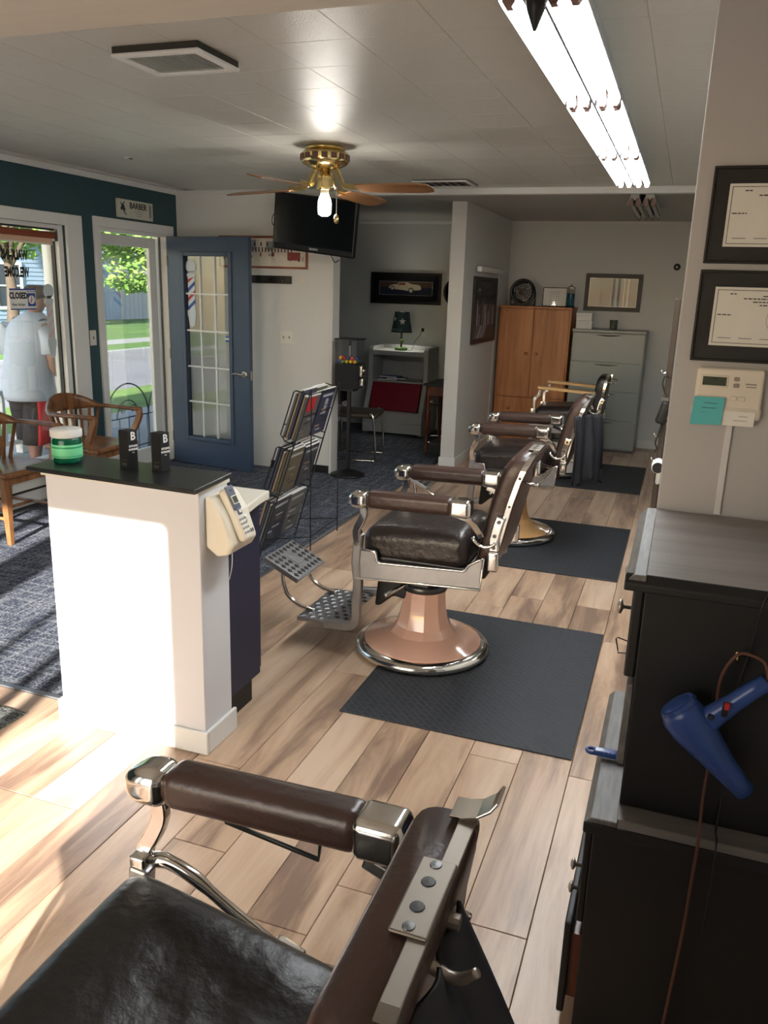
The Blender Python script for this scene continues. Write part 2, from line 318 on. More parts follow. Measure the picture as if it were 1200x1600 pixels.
# floor: subfloor with separate laminate planks
fl = struct(MB().box(XL, XR, YB, YF, -.12, -.011).build('floor', 'black_matte'))
def plank_mesh(w, L):
    b = MB().box(-w/2, w/2, -L/2, L/2, -.010, 0); o = b.build('plank', 'plank', recenter=False); bv = o.modifiers.new('b', 'BEVEL'); bv.width = .0016; bv.segments = 1
    dg = bpy.context.evaluated_depsgraph_get(); me = bpy.data.meshes.new_from_object(o.evaluated_get(dg)); bpy.data.objects.remove(o, do_unlink=True); return me
PW, PL = .179, 1.23; gap = .0022; cache = {}
def lay(xa, xb, ya, yb, seed):
    rnd = random.Random(seed); k0 = math.floor((xa+.2005)/PW)
    k = k0
    while True:
        x0 = max(-.2005+PW*k, xa); x1 = min(-.2005+PW*(k+1), xb); k += 1
        if x0 >= xb-.01: break
        if x1-x0 < .02: continue
        y = ya-rnd.choice([.1, .33, .5, .72, .9, 1.1])
        while y < yb-.02:
            a, b = max(y, ya), min(y+PL, yb); y += PL
            if b-a < .03: continue
            w, L = round(x1-x0-gap, 3), round(b-a-gap, 3)
            if (w, L) not in cache: cache[(w, L)] = plank_mesh(w, L)
            o = bpy.data.objects.new('plank', cache[(w, L)]); COL.objects.link(o); o.parent = fl
            o.location = Vector(((x0+x1)/2, (a+b)/2, 0))-fl.location
lay(-2.125, XR, YB, YF, 3); lay(XL, -2.125, YB, 2.335, 5)
# carpet (waiting corner and children's corner) and metal edge strips
cp = struct(MB().box(XL, -2.15, 2.36, 9.4, -.011, .004).build('floor_carpet', 'carpet'))
struct(MB().prism([(-2.152, 0), (-2.12, 0), (-2.124, .006), (-2.148, .006)], 2.335, 7.40, 'y').build('trim_carpet_edge', 'alu'))
struct(MB().prism([(2.335, 0), (2.362, 0), (2.359, .006), (2.338, .006)], XL, -2.12, 'x').build('trim_carpet_front', 'alu'))
# walls
wl_ = MB()
WY0, WY1, WZ0, WZ1 = 2.7, 5.15, .26, 2.0     # shop window in the teal wall
DY0, DY1, DZ = 5.53, 6.45, 2.02              # street door opening
for y0, y1, z0, z1 in ((YB-.12, WY0, 0, ZC), (WY0, WY1, 0, WZ0), (WY0, WY1, WZ1, ZC), (WY1, DY0, 0, ZC), (DY0, DY1, DZ, ZC), (DY1, YF, 0, ZC)):
    wl_.box(XL-.14, XL, y0, y1, z0-.12 if z0 == 0 else z0, z1)
struct(wl_.build('wall_left', 'teal'))
struct(MB().box(XL, -2.865, 6.60, 6.72, 0, ZC).build('wall_middle', 'wall'))
struct(MB().box(-2.872, -2.85, 6.585, 6.735, 0, ZC).build('trim_wall_end', 'wall', bevel=.004))
struct(MB().box(XL-.14, XR+.12, YF, YF+.12, -.12, ZC).build('wall_back', 'wall_grey'))
struct(MB().box(-2.064, -1.93, 7.40, YF, 0, ZF).build('wall_partition', 'wall'))
struct(MB().box(XR, XR+.12, YB-.12, YF, -.12, ZC).build('wall_right', 'wall'))
struct(MB().box(-.016, XR, 2.10, 2.22, 0, ZC).build('wall_stub', 'wall_stub', bevel=.004))
# unseen wall behind the camera; openings added, shaped to cast the sun patches
wb = MB(); TOPB = 2.055
op = [(-3.12, -2.94), (-2.87, -2.60), (-2.30, -1.92), (-1.62, -1.55), (-1.90, -1.66), (-1.50, -.84)]
op = sorted(op); xs = XL
for a, b in op:
    wb.box(xs, a, YB-.12, YB, 0, TOPB); xs = b
wb.box(xs, XR, YB-.12, YB, 0, TOPB); wb.box(XL, XR, YB-.12, YB, TOPB, ZC)
for a, b in op: wb.box(a, b, YB-.12, YB, 0, .06)
struct(wb.build('wall_behind', 'wall_warm'))
# ceiling: backing board, separate square tiles, lower ceiling past the drop strip
ce = struct(MB().box(XL-.14, XR+.12, YB-.12, YF+.12, ZC+.014, ZC+.1).build('ceiling', 'tile'))
TS = .305; tme = None
b = MB().box(-TS/2+.0005, TS/2-.0005, -TS/2+.0005, TS/2-.0005, 0, .014); o = b.build('t', 'tile', recenter=False); bv = o.modifiers.new('b', 'BEVEL'); bv.width = .0014; bv.segments = 1
dg = bpy.context.evaluated_depsgraph_get(); tme = bpy.data.meshes.new_from_object(o.evaluated_get(dg)); bpy.data.objects.remove(o, do_unlink=True)
nt = 0
x = -.815+TS*4
while x > XL+.01:
    y = 2.12
    while y < 6.58:
        cx, cy = x-TS/2, y+TS/2
        if cx-TS/2 > XL-.001 and cx+TS/2 < XR+.1 and cy+TS/2 < 6.70:
            o = bpy.data.objects.new('ceiling_tile', tme); COL.objects.link(o); o.parent = ce; o.location = Vector((cx, cy, ZC))-ce.location; nt += 1
        y += TS
    x -= TS
struct(MB().box(XL, XL+.09, 2.12, 6.6, ZC, ZC+.014).build('ceiling_edge', 'tile'))
struct(MB().box(XL, XR, YB, 2.12, ZC, ZC+.013).build('ceiling_near', 'tile'))
struct(MB().box(XL, XR, 6.66, YF, ZF, ZC+.013).build('ceiling_far', 'ceil_far'))
struct(MB().box(-2.85, XR, 6.59, 6.665, 2.352, ZC).build('trim_ceiling_drop', 'white', bevel=.003))
struct(MB().box(XL, XR, 1.78, 2.13, 2.30, ZC).build('trim_header', 'header', bevel=.004))
# mouldings
struct(MB().prism([(XL, 2.365), (XL+.012, 2.365), (XL+.034, 2.392), (XL+.034, ZC), (XL, ZC)], 2.13, 6.6, 'y').build('trim_crown_left', 'white'))
struct(MB().prism([(6.60, 2.372), (6.592, 2.372), (6.572, 2.394), (6.572, ZC), (6.60, ZC)], XL+.034, -2.85, 'x').build('trim_crown_middle', 'wall'))
struct(MB().prism([(YF, 2.35), (YF-.012, 2.35), (YF-.03, 2.374), (YF-.03, ZF), (YF, ZF)], XL, -2.064, 'x').build('trim_crown_back_left', 'wall_grey'))
struct(MB().prism([(YF, 2.36), (YF-.01, 2.36), (YF-.02, 2.376), (YF-.02, ZF), (YF, ZF)], -1.93, XR, 'x').build('trim_crown_back', 'wall'))
def bb(name, x0, x1, y0, y1, m='white', h=.09): return struct(MB().box(x0, x1, y0, y1, 0, h).build(name, m, bevel=.004))
bb('baseboard_middle', -3.45, -2.872, 6.586, 6.6, 'cab_black', .07); bb('baseboard_column', -2.078, -1.916, 7.386, 7.40); bb('baseboard_partition', -1.93, -1.916, 7.40, 8.9)
bb('baseboard_back', -.36, XR, YF-.014, YF); bb('baseboard_back_left', XL, -2.064, YF-.014, YF); bb('baseboard_partition_left', -2.078, -2.064, 7.40, YF-.014)

# ---- shop window in the teal wall
wi = sempty('window_1', (XL, (WY0+WY1)/2, 0))
wbm = W(wi)
for y0, y1, z0, z1 in ((WY0-.13, WY0, WZ0-.05, WZ1+.08), (WY1, WY1+.17, WZ0-.05, WZ1+.08), (WY0, WY1, WZ1, WZ1+.08), (WY0, WY1, WZ0-.05, WZ0)):
    wbm.box(XL-.002, XL+.02, y0, y1, z0, z1)
wbm.build('casing', 'white', wi, bevel=.004)
fb = W(wi)
for y0, y1, z0, z1 in ((WY0, WY0+.05, WZ0, WZ1), (WY1-.05, WY1, WZ0, WZ1), (WY0+.05, WY1-.05, WZ1-.03, WZ1), (WY0+.05, WY1-.05, WZ0, WZ0+.05)):
    fb.box(XL-.13, XL-.02, y0, y1, z0, z1)
fb.build('window_frame', 'white', wi, bevel=.003)
gk = W(wi)
for y0, y1, z0, z1 in ((WY1-.062, WY1-.05, WZ0+.05, WZ1-.03), (WY0+.05, WY1-.05, WZ1-.04, WZ1-.03)): gk.box(XL-.085, XL-.055, y0, y1, z0, z1)
gk.build('gasket', 'black', wi)
W(wi).box(XL-.075, XL-.07, WY0+.05, WY1-.06, WZ0+.05, WZ1-.04).build('pane', 'pane', wi)
# ---- street door opening: casing, storm door
dc = sempty('trim_door_casing', (XL, (DY0+DY1)/2, 0)); b = W(dc)
for y0, y1, z0, z1 in ((DY0-.07, DY0, 0, DZ), (DY1, DY1+.07, 0, DZ), (DY0-.07, DY1+.07, DZ, DZ+.075)): b.box(XL-.002, XL+.02, y0, y1, z0, z1)
b.build('casing', 'white', dc, bevel=.004); b = W(dc)
for y0, y1, z0, z1 in ((DY0, DY0+.02, 0, DZ), (DY1-.02, DY1, 0, DZ), (DY0+.02, DY1-.02, DZ-.02, DZ)): b.box(XL-.14, XL-.002, y0, y1, z0, z1)
b.build('jamb', 'white', dc); b = W(dc)
b.box(XL-.075, XL-.062, DY1-.036, DY1-.02, 0, DZ-.02); b.build('weatherstrip', 'cab_worn', dc)
W(dc).box(XL-.14, XL, DY0, DY1, -.012, .018).build('threshold', 'alu', dc)
sd = sempty('door_2', (XL-.115, (DY0+DY1)/2, 0)); b = W(sd); y0, y1 = DY0+.022, DY1-.04
for a, c, z0, z1 in ((y0, y0+.045, .02, 1.985), (y1-.10, y1, .02, 1.985), (y0+.045, y1-.10, 1.90, 1.985), (y0+.045, y1-.10, .02, .16)): b.box(XL-.13, XL-.098, a, c, z0, z1)
b.build('door_frame', 'white', sd, bevel=.004); W(sd).box(XL-.117, XL-.112, y0+.045, y1-.10, .16, 1.90).build('pane', 'pane', sd)
W(sd).box(XL-.098, XL-.085, y0+.005, y0+.04, 1.93, 1.95).build('closer_bracket', 'brick_red', sd, bevel=.002)
# ---- open blue door with fifteen panes
d1 = sempty('door_1', (-4.352, 6.415, 0), -7.5); DW, DH, DT = .875, 2.005, .044
gx0, gx1, gz0, gz1 = .185, .665, .27, 1.845
b = MB()
for x0, x1, z0, z1 in ((0, gx0-.02, .012, DH), (gx1+.02, DW, .012, DH), (gx0-.02, gx1+.02, gz1+.02, DH), (gx0-.02, gx1+.02, .012, gz0-.02)): b.box(x0, x1, -DT/2, DT/2, z0, z1)
b.build('door_slab', 'door_blue', d1)
b = MB()
for s in (-1, 1):
    for x0, x1, z0, z1 in ((gx0-.035, gx0, gz0-.035, gz1+.035), (gx1, gx1+.035, gz0-.035, gz1+.035), (gx0, gx1, gz1, gz1+.035), (gx0, gx1, gz0-.035, gz0)): b.box(x0, x1, s*DT/2, s*(DT/2+.012), z0, z1)
b.build('glazing_frame', 'door_blue', d1, bevel=.005)
pw, ph = (gx1-gx0)/3, (gz1-gz0)/5; pane_me = None
for i in range(3):
    for j in range(5):
        if pane_me is None:
            o = MB().box(-pw/2, pw/2, -.002, .002, -ph/2, ph/2).build('pane', 'pane', d1); pane_me = o.data
        else: o = bpy.data.objects.new('pane', pane_me); COL.objects.link(o); o.parent = d1
        o.location = (gx0+pw*(i+.5), 0, gz0+ph*(j+.5))
for i in (1, 2): MB().box(gx0+pw*i-.007, gx0+pw*i+.007, -.012, .012, gz0, gz1).build('muntin', 'white', d1, bevel=.002)
for j in (1, 2, 3, 4): MB().box(gx0, gx1, -.0125, .0125, gz0+ph*j-.007, gz0+ph*j+.007).build('muntin', 'white', d1, bevel=.002)
hd = MB().lathe([(0, -.03), (.026, -.03), (.03, -.026), (.03, -.022), (0, -.022)], 20, (DW-.055, 0, .87), 'y').build('handle', 'nickel', d1, smooth=True)
MB().tube([(DW-.055, -.03, .87), (DW-.055, -.062, .87), (DW-.075, -.07, .872), (DW-.12, -.07, .877), (DW-.155, -.066, .868), (DW-.17, -.06, .855)], [.009, .009, .010, .008, .006, .004], 10).build('lever', 'nickel', hd, smooth=True)
MB().box(DW-.001, DW+.002, -.012, .012, .82, .90).build('latch_plate', 'nickel', d1)
for z in (.25, 1.0, 1.8): MB().cyl((-.004, -.026, z-.045), (-.004, -.026, z+.045), .007, 8).build('hinge', 'nickel', d1)

# ---- planters of the setting: half wall with counter top
pw_ = sempty('wall_counter', (-1.745, 2.32, 0))
W(pw_).box(-2.054, -1.432, 2.227, 2.41, 0, .963).build('half_wall', 'wall_warm', pw_, bevel=.003)
b = W(pw_); b.box(-2.068, -1.418, 2.213, 2.227, 0, .088); b.box(-1.432, -1.418, 2.227, 2.424, 0, .088); b.box(-2.068, -2.054, 2.227, 2.424, 0, .088); b.build('baseboard', 'white', pw_, bevel=.004)
b = W(pw_); b.box(-2.062, -1.428, 2.215, 2.42, .957, .969); b.build('batten', 'offwhite', pw_)
W(pw_).prism([(-2.112, 2.20), (-1.405, 2.165), (-1.43, 2.44), (-2.12, 2.45)], .969, .985, 'z').build('counter_top', 'counter_top', pw_, bevel=.003)

# ------------------------------------------------------------------ outdoors (street side)
ZG = -.15
def ground(name, x0, x1, y0, y1, z, m, dz=.3): return struct(MB().box(x0, x1, y0, y1, z-dz, z).build(name, m))
ground('ground_porch', -7.3, XL-.14, -4, 30, ZG, 'concrete'); ground('ground_verge', -8.9, -7.3, -6, 60, ZG-.01, 'grass2'); ground('ground_road', -13.7, -8.9, -10, 70, ZG-.05, 'asphalt')
ground('ground_kerb', -14.0, -13.7, -10, 70, ZG+.02, 'concrete'); ground('ground_verge_far', -15.4, -14.0, -10, 70, ZG, 'grass'); ground('ground_pavement', -16.6, -15.4, -10, 70, ZG+.005, 'concrete'); ground('ground_lawn_far', -60, -16.6, -10, 90, ZG-.005, 'grass')
ground('ground_yard', XL-.14, 6, -14, -1.12, ZG-.01, 'concrete')
def tree(name, label, loc, h, crown_c, crown_r, n, lm, seed, leaf=.16, group='street trees'):
    t = thing(name, label, 'tree', loc, 0, group); rnd = random.Random(seed)
    MB().tube(smoothpath([(0, 0, 0), (.05, .03, h*.3), (-.04, .05, h*.6), (crown_c[0]*.6, crown_c[1]*.6, crown_c[2])], 4), [.22-.012*i for i in range(13)], 8).build('trunk', 'bark', t, smooth=True)
    b = MB()
    for k in range(6):
        a = rnd.uniform(0, 2*PI); e = Vector((math.cos(a)*crown_r[0]*.75, math.sin(a)*crown_r[1]*.75, rnd.uniform(-.3, .6)*crown_r[2]))+Vector(crown_c)
        b.tube([(crown_c[0]*.4, crown_c[1]*.4, h*.5), (Vector((0, 0, h*.6))+e)/2, e], [.09, .06, .02], 6)
    b.build('branches', 'bark', t, smooth=True); vs, fs = [], []
    cl = [(Vector((rnd.gauss(0, .45), rnd.gauss(0, .45), rnd.gauss(0, .42))), rnd.uniform(.22, .4)) for _ in range(36)]
    for k in range(n):
        c, r = cl[k % len(cl)]; p = c+Vector((rnd.gauss(0, 1), rnd.gauss(0, 1), rnd.gauss(0, 1)))*r*.55
        if p.length > 1.25: p *= 1.2/p.length
        p = Vector((p.x*crown_r[0], p.y*crown_r[1], p.z*crown_r[2]))+Vector(crown_c)
        u = Vector((rnd.gauss(0, 1), rnd.gauss(0, 1), rnd.gauss(0, .5))).normalized(); w = u.orthogonal().normalized(); s = leaf*rnd.uniform(.6, 1.2); q = len(vs)
        vs += [p-u*s, p+w*s*.5, p+u*s, p-w*s*.5]; fs.append((q, q+1, q+2, q+3))
    o = MB().add(vs, fs).build('foliage', lm, t); o['kind'] = 'stuff'; return t
tree('maple_tree', 'leafy green tree over the pale garage seen through the street door', (-14.8, 21.4, ZG), 3.6, (0, -.6, 3.9), (2.4, 3.0, 2.0), 14000, 'leaf', 1, .11)
tree('maple_tree', 'leafy green tree before the grey blue house seen through the shop window', (-21.3, 22.2, ZG), 4.2, (.0, .2, 5.6), (2.3, 3.4, 2.6), 14000, 'leaf', 2, .13)
tree('maple_tree', 'dark green tree rising behind the grey blue house', (-46, 26, ZG), 6, (0, 0, 6.5), (5, 5, 4), 5000, 'leaf_dark', 3, .4); tree('maple_tree', 'tall green tree rising behind the pale garage', (-44, 46, ZG), 6, (0, 0, 6.5), (5.5, 6, 4.5), 5000, 'leaf_dark', 4, .4)
def house(name, label, x0, x1, y0, y1, h, wallm, wins, door=None, roofh=2.2):
    t = thing(name, label, 'house', ((x0+x1)/2, (y0+y1)/2, ZG)); b = W(t); b.box(x0, x1, y0, y1, ZG, h); b.build('wall', wallm, t)
    b = W(t); z = ZG+.15
    while z < h: b.prism([(x1, z), (x1+.03, z), (x1+.006, z+.16), (x1, z+.16)], y0, y1, 'y'); z += .17
    o = b.build('siding', wallm, t); o['kind'] = 'stuff'
    ym = (y0+y1)/2; b = W(t); b.prism([(y0-.4, h-.1), (y1+.4, h-.1), (y1+.4, h+.05), (ym, h+roofh), (y0-.4, h+.05)], x0-.3, x1+.4, 'x'); b.build('roof', 'roof_grey', t)
    b = W(t); b.box(x1+.4, x1+.46, y0-.4, y1+.4, h-.14, h+.06); b.build('fascia', 'white', t)
    for ya, yb, za, zb in wins:
        f = W(t)
        for a, c, d, e in ((ya-.12, ya, za-.12, zb+.12), (yb, yb+.12, za-.12, zb+.12), (ya, yb, zb, zb+.12), (ya, yb, za-.12, za), (ya, yb, (za+zb)/2-.03, (za+zb)/2+.03)): f.box(x1, x1+.08, a, c, d, e)
        w = f.build('window', 'white', t); W(t).box(x1+.031, x1+.05, ya, yb, za, zb).build('pane', 'win_dark', w)
    if door:
        ya, yb, zb = door; g = W(t); g.box(x1+.03, x1+.07, ya, yb, ZG, zb); dr = g.build('garage_door', 'fence_pale', t)
        k = W(t); y = ya
        while y < yb: k.box(x1+.065, x1+.075, y, y+.02, ZG, zb); y += .33
        k.build('groove', 'print_grey', dr)
    return t
house('house', 'grey blue clapboard house with white window trim across the road', -34, -25.6, 18, 29.5, 3.6, 'siding_blue', [(21, 22.1, .5, 2.1), (23.3, 24.5, .5, 2.1), (26, 27.2, .5, 2.1)])
house('garage', 'pale boarded garage beside the lawn across the road', -30, -25.2, 31.5, 39.5, 2.9, 'siding_blue', [(37.5, 38.6, 1.0, 2.0)], (33.0, 36.2, 2.2))
house('house', 'white house with a steep grey roof further down the road', -36, -24, 41, 56, 4.2, 'siding_white', [(43, 44.5, .6, 2.4), (47, 48.5, .6, 2.4)])
# porch post and railing
t = thing('porch_post', 'square white porch post behind the walking man', 'post', (-6.35, 7.22, ZG))
MB().box(-.06, .06, -.06, .06, 0, 2.75).build('shaft', 'white', t, bevel=.008); MB().box(-.085, .085, -.085, .085, 0, .16).build('base', 'white', t, bevel=.008); MB().box(-.085, .085, -.085, .085, 2.6, 2.75).build('capital', 'white', t, bevel=.008)
t = thing('porch_railing', 'white porch railing with square balusters outside the shop window', 'railing', (-6.4, 5.6, ZG))
MB().box(-.04, .04, -1.2, 1.05, .62, .67).build('top_rail', 'white', t, bevel=.006); MB().box(-.03, .03, -1.2, 1.05, .1, .15).build('bottom_rail', 'white', t, bevel=.006)
me = None
for k in range(15):
    if me is None: o = MB().box(-.018, .018, -.018, .018, .15, .62).build('baluster', 'white', t); me = o.data
    else: o = bpy.data.objects.new('baluster', me); COL.objects.link(o); o.parent = t
    o.location = (0, -1.12+k*.15, 0)
for y in (-1.2, 1.05): MB().box(-.045, .045, y-.045, y+.045, 0, .74).build('newel', 'white', t, bevel=.006)
t = thing('garden_fence', 'low arched wire garden fence with scrolls beyond the street door', 'fence', (-5.35, 7.75, ZG))
b = MB()
for y0 in (-.7, .0, .7):
    b.tube([(0, y0-.35, 0), (0, y0-.35, .40)], .008, 6); b.tube(arc((y0, .40), .35, 0, 180, 14, 'yz'), .008, 6); b.tube(arc((y0, .40), .18, 0, 180, 10, 'yz'), .006, 6)
b.tube([(0, 1.05, 0), (0, 1.05, .40)], .008, 6); b.build('frame', 'iron', t)
for k in range(14): MB().tube([(0, -1.0+k*.155, 0), (0, -1.0+k*.155, .40)], .005, 5).build('picket', 'iron', t)
for z in (.40, .08): MB().tube([(0, -1.05, z), (0, 1.05, z)], .007, 6).build('rail', 'iron', t)
for y0 in (-.7, 0, .7):
    for s in (-1, 1): MB().tube([(0, y0+s*(.09+.05*(1-k/14)*math.cos(k*.7)), .48+.05*(1-k/14)*math.sin(k*.7)) for k in range(14)], .005, 5).build('scroll', 'iron', t)
# unseen shop and porch roofs, added to shade the man outside
struct(MB().prism([(XL-.14, 2.52), (XR+.5, 2.52), (XR+.5, 2.7), (-2, 4.3), (XL-.14, 2.9)], -1.12, YF+.4, 'y').build('roof_main_shade', 'roof_grey'))
struct(MB().box(-6.6, XL-.14, -2.6, 10, 2.62, 2.76).build('roof_porch_shade', 'siding_white'))
# ------------------------------------------------------------------ ceiling fittings
def strip_light(label, x, y0, lit, z=2.398, group='fluorescent strip lights'):
    t = thing('strip_light', label, 'ceiling light', (x, y0+.61, z), 0, group); L = 1.20
    MB().prism([(-.028, 0), (.028, 0), (.034, -.034), (.054, -.086), (.051, -.087), (.030, -.038), (.010, -.040), (0, -.060), (-.010, -.040), (-.030, -.038), (-.051, -.087), (-.054, -.086), (-.034, -.034)], -L/2, L/2, 'y').build('housing', 'fixture_white' if lit else 'tube_off', t)
    for s in (-1, 1):
        tb = MB().lathe([(.008, -L/2+.022), (.0165, -L/2+.034), (.0165, L/2-.034), (.008, L/2-.022)], 14, (s*.0255, 0, -.074), 'y').build('tube', 'tube_on' if lit else 'tube_off', t, smooth=True)
        for e in (-1, 1): MB().prism([(s*.0255-.013, -.040), (s*.0255+.013, -.040), (s*.0255+.016, -.088), (s*.0255+.008, -.100), (s*.0255-.008, -.100), (s*.0255-.016, -.088)], e*(L/2-.006), e*(L/2-.036), 'y').build('socket', 'socket_bronze', t)
    return t
rows = [2.205, 3.425, 4.645]
names = ['nearest the header beam', 'in the middle of the row', 'next to the ceiling drop strip']
for i, y0 in enumerate(rows):
    strip_light('lit twin fluorescent strip %s, on the fan side' % names[i], -.478, y0, True); strip_light('lit twin fluorescent strip %s, on the diploma wall side' % names[i], -.368, y0, True)
strip_light('unlit grey twin fluorescent strip beyond the ceiling drop, partition side', -.478, 6.80, False, ZF-.004, 'unlit strip lights'); strip_light('unlit grey twin fluorescent strip beyond the ceiling drop, station side', -.368, 6.80, False, ZF-.004, 'unlit strip lights')
t = thing('hanging_bracket', 'black tapered bracket hanging at the end of the lit strips', 'bracket', (-.423, 2.165, 2.30))
MB().lathe([(.03, .0), (.022, -.03), (.008, -.065), (.004, -.075)], 10).build('cone', 'black', t, smooth=True); MB().cyl((0, 0, -.002), (0, 0, .098), .012, 10).build('stem', 'black', t)
def vent(label, x0, x1, y0, y1, drop, n):
    cx, cy = (x0+x1)/2, (y0+y1)/2; w, d = (x1-x0)/2, (y1-y0)/2; t = thing('ceiling_vent', label, 'vent', (cx, cy, ZC)); b = MB(); f = .032
    for a, c, e, g in ((-w, w, -d, -d+f), (-w, w, d-f, d), (-w, -w+f, -d+f, d-f), (w-f, w, -d+f, d-f)): b.box(a, c, e, g, -drop-.012, -drop)
    b.build('frame', 'white', t, bevel=.004); MB().box(-w+.004, w-.004, -d+.004, d-.004, -drop, -.001).build('duct', 'vent_dark', t); me = None
    for k in range(n):
        x = -w+f+(2*w-2*f)*(k+.5)/n
        if me is None: o = MB().obox((0, 0, -drop-.006), (.012, 2*d-2*f, .0015), Matrix.Rotation(R(35), 3, 'Y')).build('louver', 'white', t); me = o.data
        else: o = bpy.data.objects.new('louver', me); COL.objects.link(o); o.parent = t
        o.location = (x, 0, 0)
vent('square white ceiling vent with dirty edges near the header beam', -1.985, -1.635, 2.62, 2.90, .022, 22); vent('flat white ceiling vent between the fan and the ceiling drop', -2.02, -1.60, 6.08, 6.44, .006, 6)
# ceiling fan
t = thing('ceiling_fan', 'brass ceiling fan with wooden blades and one bare glowing bulb', 'ceiling fan', (-2.06, 4.62, ZC))
MB().lathe([(.10, 0), (.115, -.012), (.112, -.022), (.06, -.03)], 28).build('canopy', 'brass', t, smooth=True)
hs = MB().lathe([(.05, -.028), (.125, -.034), (.138, -.045), (.138, -.085), (.128, -.098), (.10, -.112), (.07, -.122), (.05, -.125)], 32).build('motor_housing', 'brass', t, smooth=True)
for k in range(16):
    a = 2*PI*k/16; o = MB().obox((.139, 0, -.065), (.006, .034, .03)).build('filigree', 'print_brown', hs); o.rotation_euler = (0, 0, a)
MB().lathe([(.03, -.12), (.028, -.15), (.046, -.16), (.05, -.178), (.045, -.215), (.052, -.225), (.052, -.236), (.03, -.24)], 24).build('light_kit', 'brass', t, smooth=True)
MB().lathe([(.018, -.24), (.022, -.262), (.034, -.285), (.0385, -.305), (.0385, -.352), (.034, -.370), (.02, -.379), (.001, -.381)], 20).build('bulb', 'bulb_on', t, smooth=True)
MB().lathe([(.024, -.238), (.025, -.258), (.020, -.268)], 16).build('bulb_collar', 'white', t, smooth=True)
ch = MB().tube([(.048, -.02, -.222), (.086, -.03, -.226), (.088, -.03, -.30), (.088, -.03, -.375)], .0022, 6).build('pull_chain', 'nickel', t); MB().lathe([(.003, -.37), (.013, -.385), (.015, -.40), (.012, -.418), (.003, -.425)], 12, (.088, -.03, 0)).build('pull_knob', 'brass', ch, smooth=True)
for k in range(4):
    a = R(172+90*k); bm_ = MB(); pts = [(.22, .045), (.34, .06), (.5, .066), (.62, .063), (.675, .048), (.69, .02)]
    out = [(x, w) for x, w in pts]+[(x, -w) for x, w in reversed(pts)]; top = []
    zf = lambda x: -.232-.012*((x-.22)/.44)
    rings = [[Vector((x, y, zf(x)-y*.24+dz)) for x, y in out] for dz in (-.003, .003)]
    bl = bm_.loft(rings).build('blade', 'fan_wood', t); bl.rotation_euler = (0, 0, a)
    ir = MB().sweep(smoothpath([(.06, 0, -.118), (.09, 0, -.15), (.12, 0, -.21), (.17, 0, -.225), (.25, 0, -.222)], 3), [(-.014, -.004), (.014, -.004), (.014, .004), (-.014, .004)], (0, 1, 0)).build('blade_iron', 'brass', bl, bevel=.002)
# small plate with a dark hole on the ceiling
t = thing('ceiling_hole_plate', 'small dark ceiling hole plate near the teal wall', 'plate', (-3.56, 4.84, ZC)); MB().lathe([(.035, 0), (.033, -.004), (.012, -.006)], 16).build('plate', 'tile', t); MB().lathe([(.014, -.0055), (.013, -.009), (.001, -.009)], 12, (.012, 0, 0)).build('hole', 'vent_dark', t)

# ------------------------------------------------------------------ barber chairs
def ribbon(b, P, N, Wd, w, th):
    rings = []
    for p, n_, d in zip(P, N, Wd):
        p, n_, d = Vector(p), Vector(n_), Vector(d); rings.append([p-d*w/2, p+d*w/2, p+d*w/2+n_*th, p-d*w/2+n_*th])
    return b.loft(rings)
def interp(tab, z):
    for (z0, v0), (z1, v1) in zip(tab, tab[1:]):
        if z <= z1: return v0+(v1-v0)*max(0, (z-z0))/(z1-z0)
    return tab[-1][1]
def drape(t, top, width, height, out, m='cape', name='folds', seed=1, lean=.12, taper=1., th=0.):
    """cloth hanging behind a back: a folded sheet with thickness; top = (x, y, z) of its middle top edge"""
    rnd = random.Random(seed); nu, nv = 28, 18; ph = rnd.uniform(0, 6); vs, fs = [], []
    def P(u, v):
        a = .25+.75*v; y = (u-.5)*width*(1-(1-taper)*v)
        x = out*math.sin(min(1, v*1.6)*PI/2)+lean*v*.5*height + .022*a*math.sin(u*21+ph)+.014*a*math.sin(u*9+ph*2+v*2)
        z = -height*v*(1-.05*math.sin(u*7+ph))+.012*math.sin(u*PI)
        return Vector((top[0]+x*math.cos(R(th))+y*math.sin(R(th)), top[1]+y*math.cos(R(th))-x*math.sin(R(th)), top[2]+z))
    for side in (0, 1):
        for i in range(nu+1):
            for j in range(nv+1): vs.append(P(i/nu, j/nv)+Vector((.006*side, 0, 0)))
    K = (nu+1)*(nv+1); I = lambda s, i, j: s*K+i*(nv+1)+j
    for i in range(nu):
        for j in range(nv):
            fs.append((I(0, i, j), I(0, i+1, j), I(0, i+1, j+1), I(0, i, j+1))); fs.append((I(1, i, j+1), I(1, i+1, j+1), I(1, i+1, j), I(1, i, j)))
    for i in range(nu): fs += [(I(0, i, 0), I(1, i, 0), I(1, i+1, 0), I(0, i+1, 0)), (I(0, i, nv), I(0, i+1, nv), I(1, i+1, nv), I(1, i, nv))]
    for j in range(nv): fs += [(I(0, 0, j), I(0, 0, j+1), I(1, 0, j+1), I(1, 0, j)), (I(0, nu, j), I(1, nu, j), I(1, nu, j+1), I(0, nu, j+1))]
    return MB().add(vs, fs)
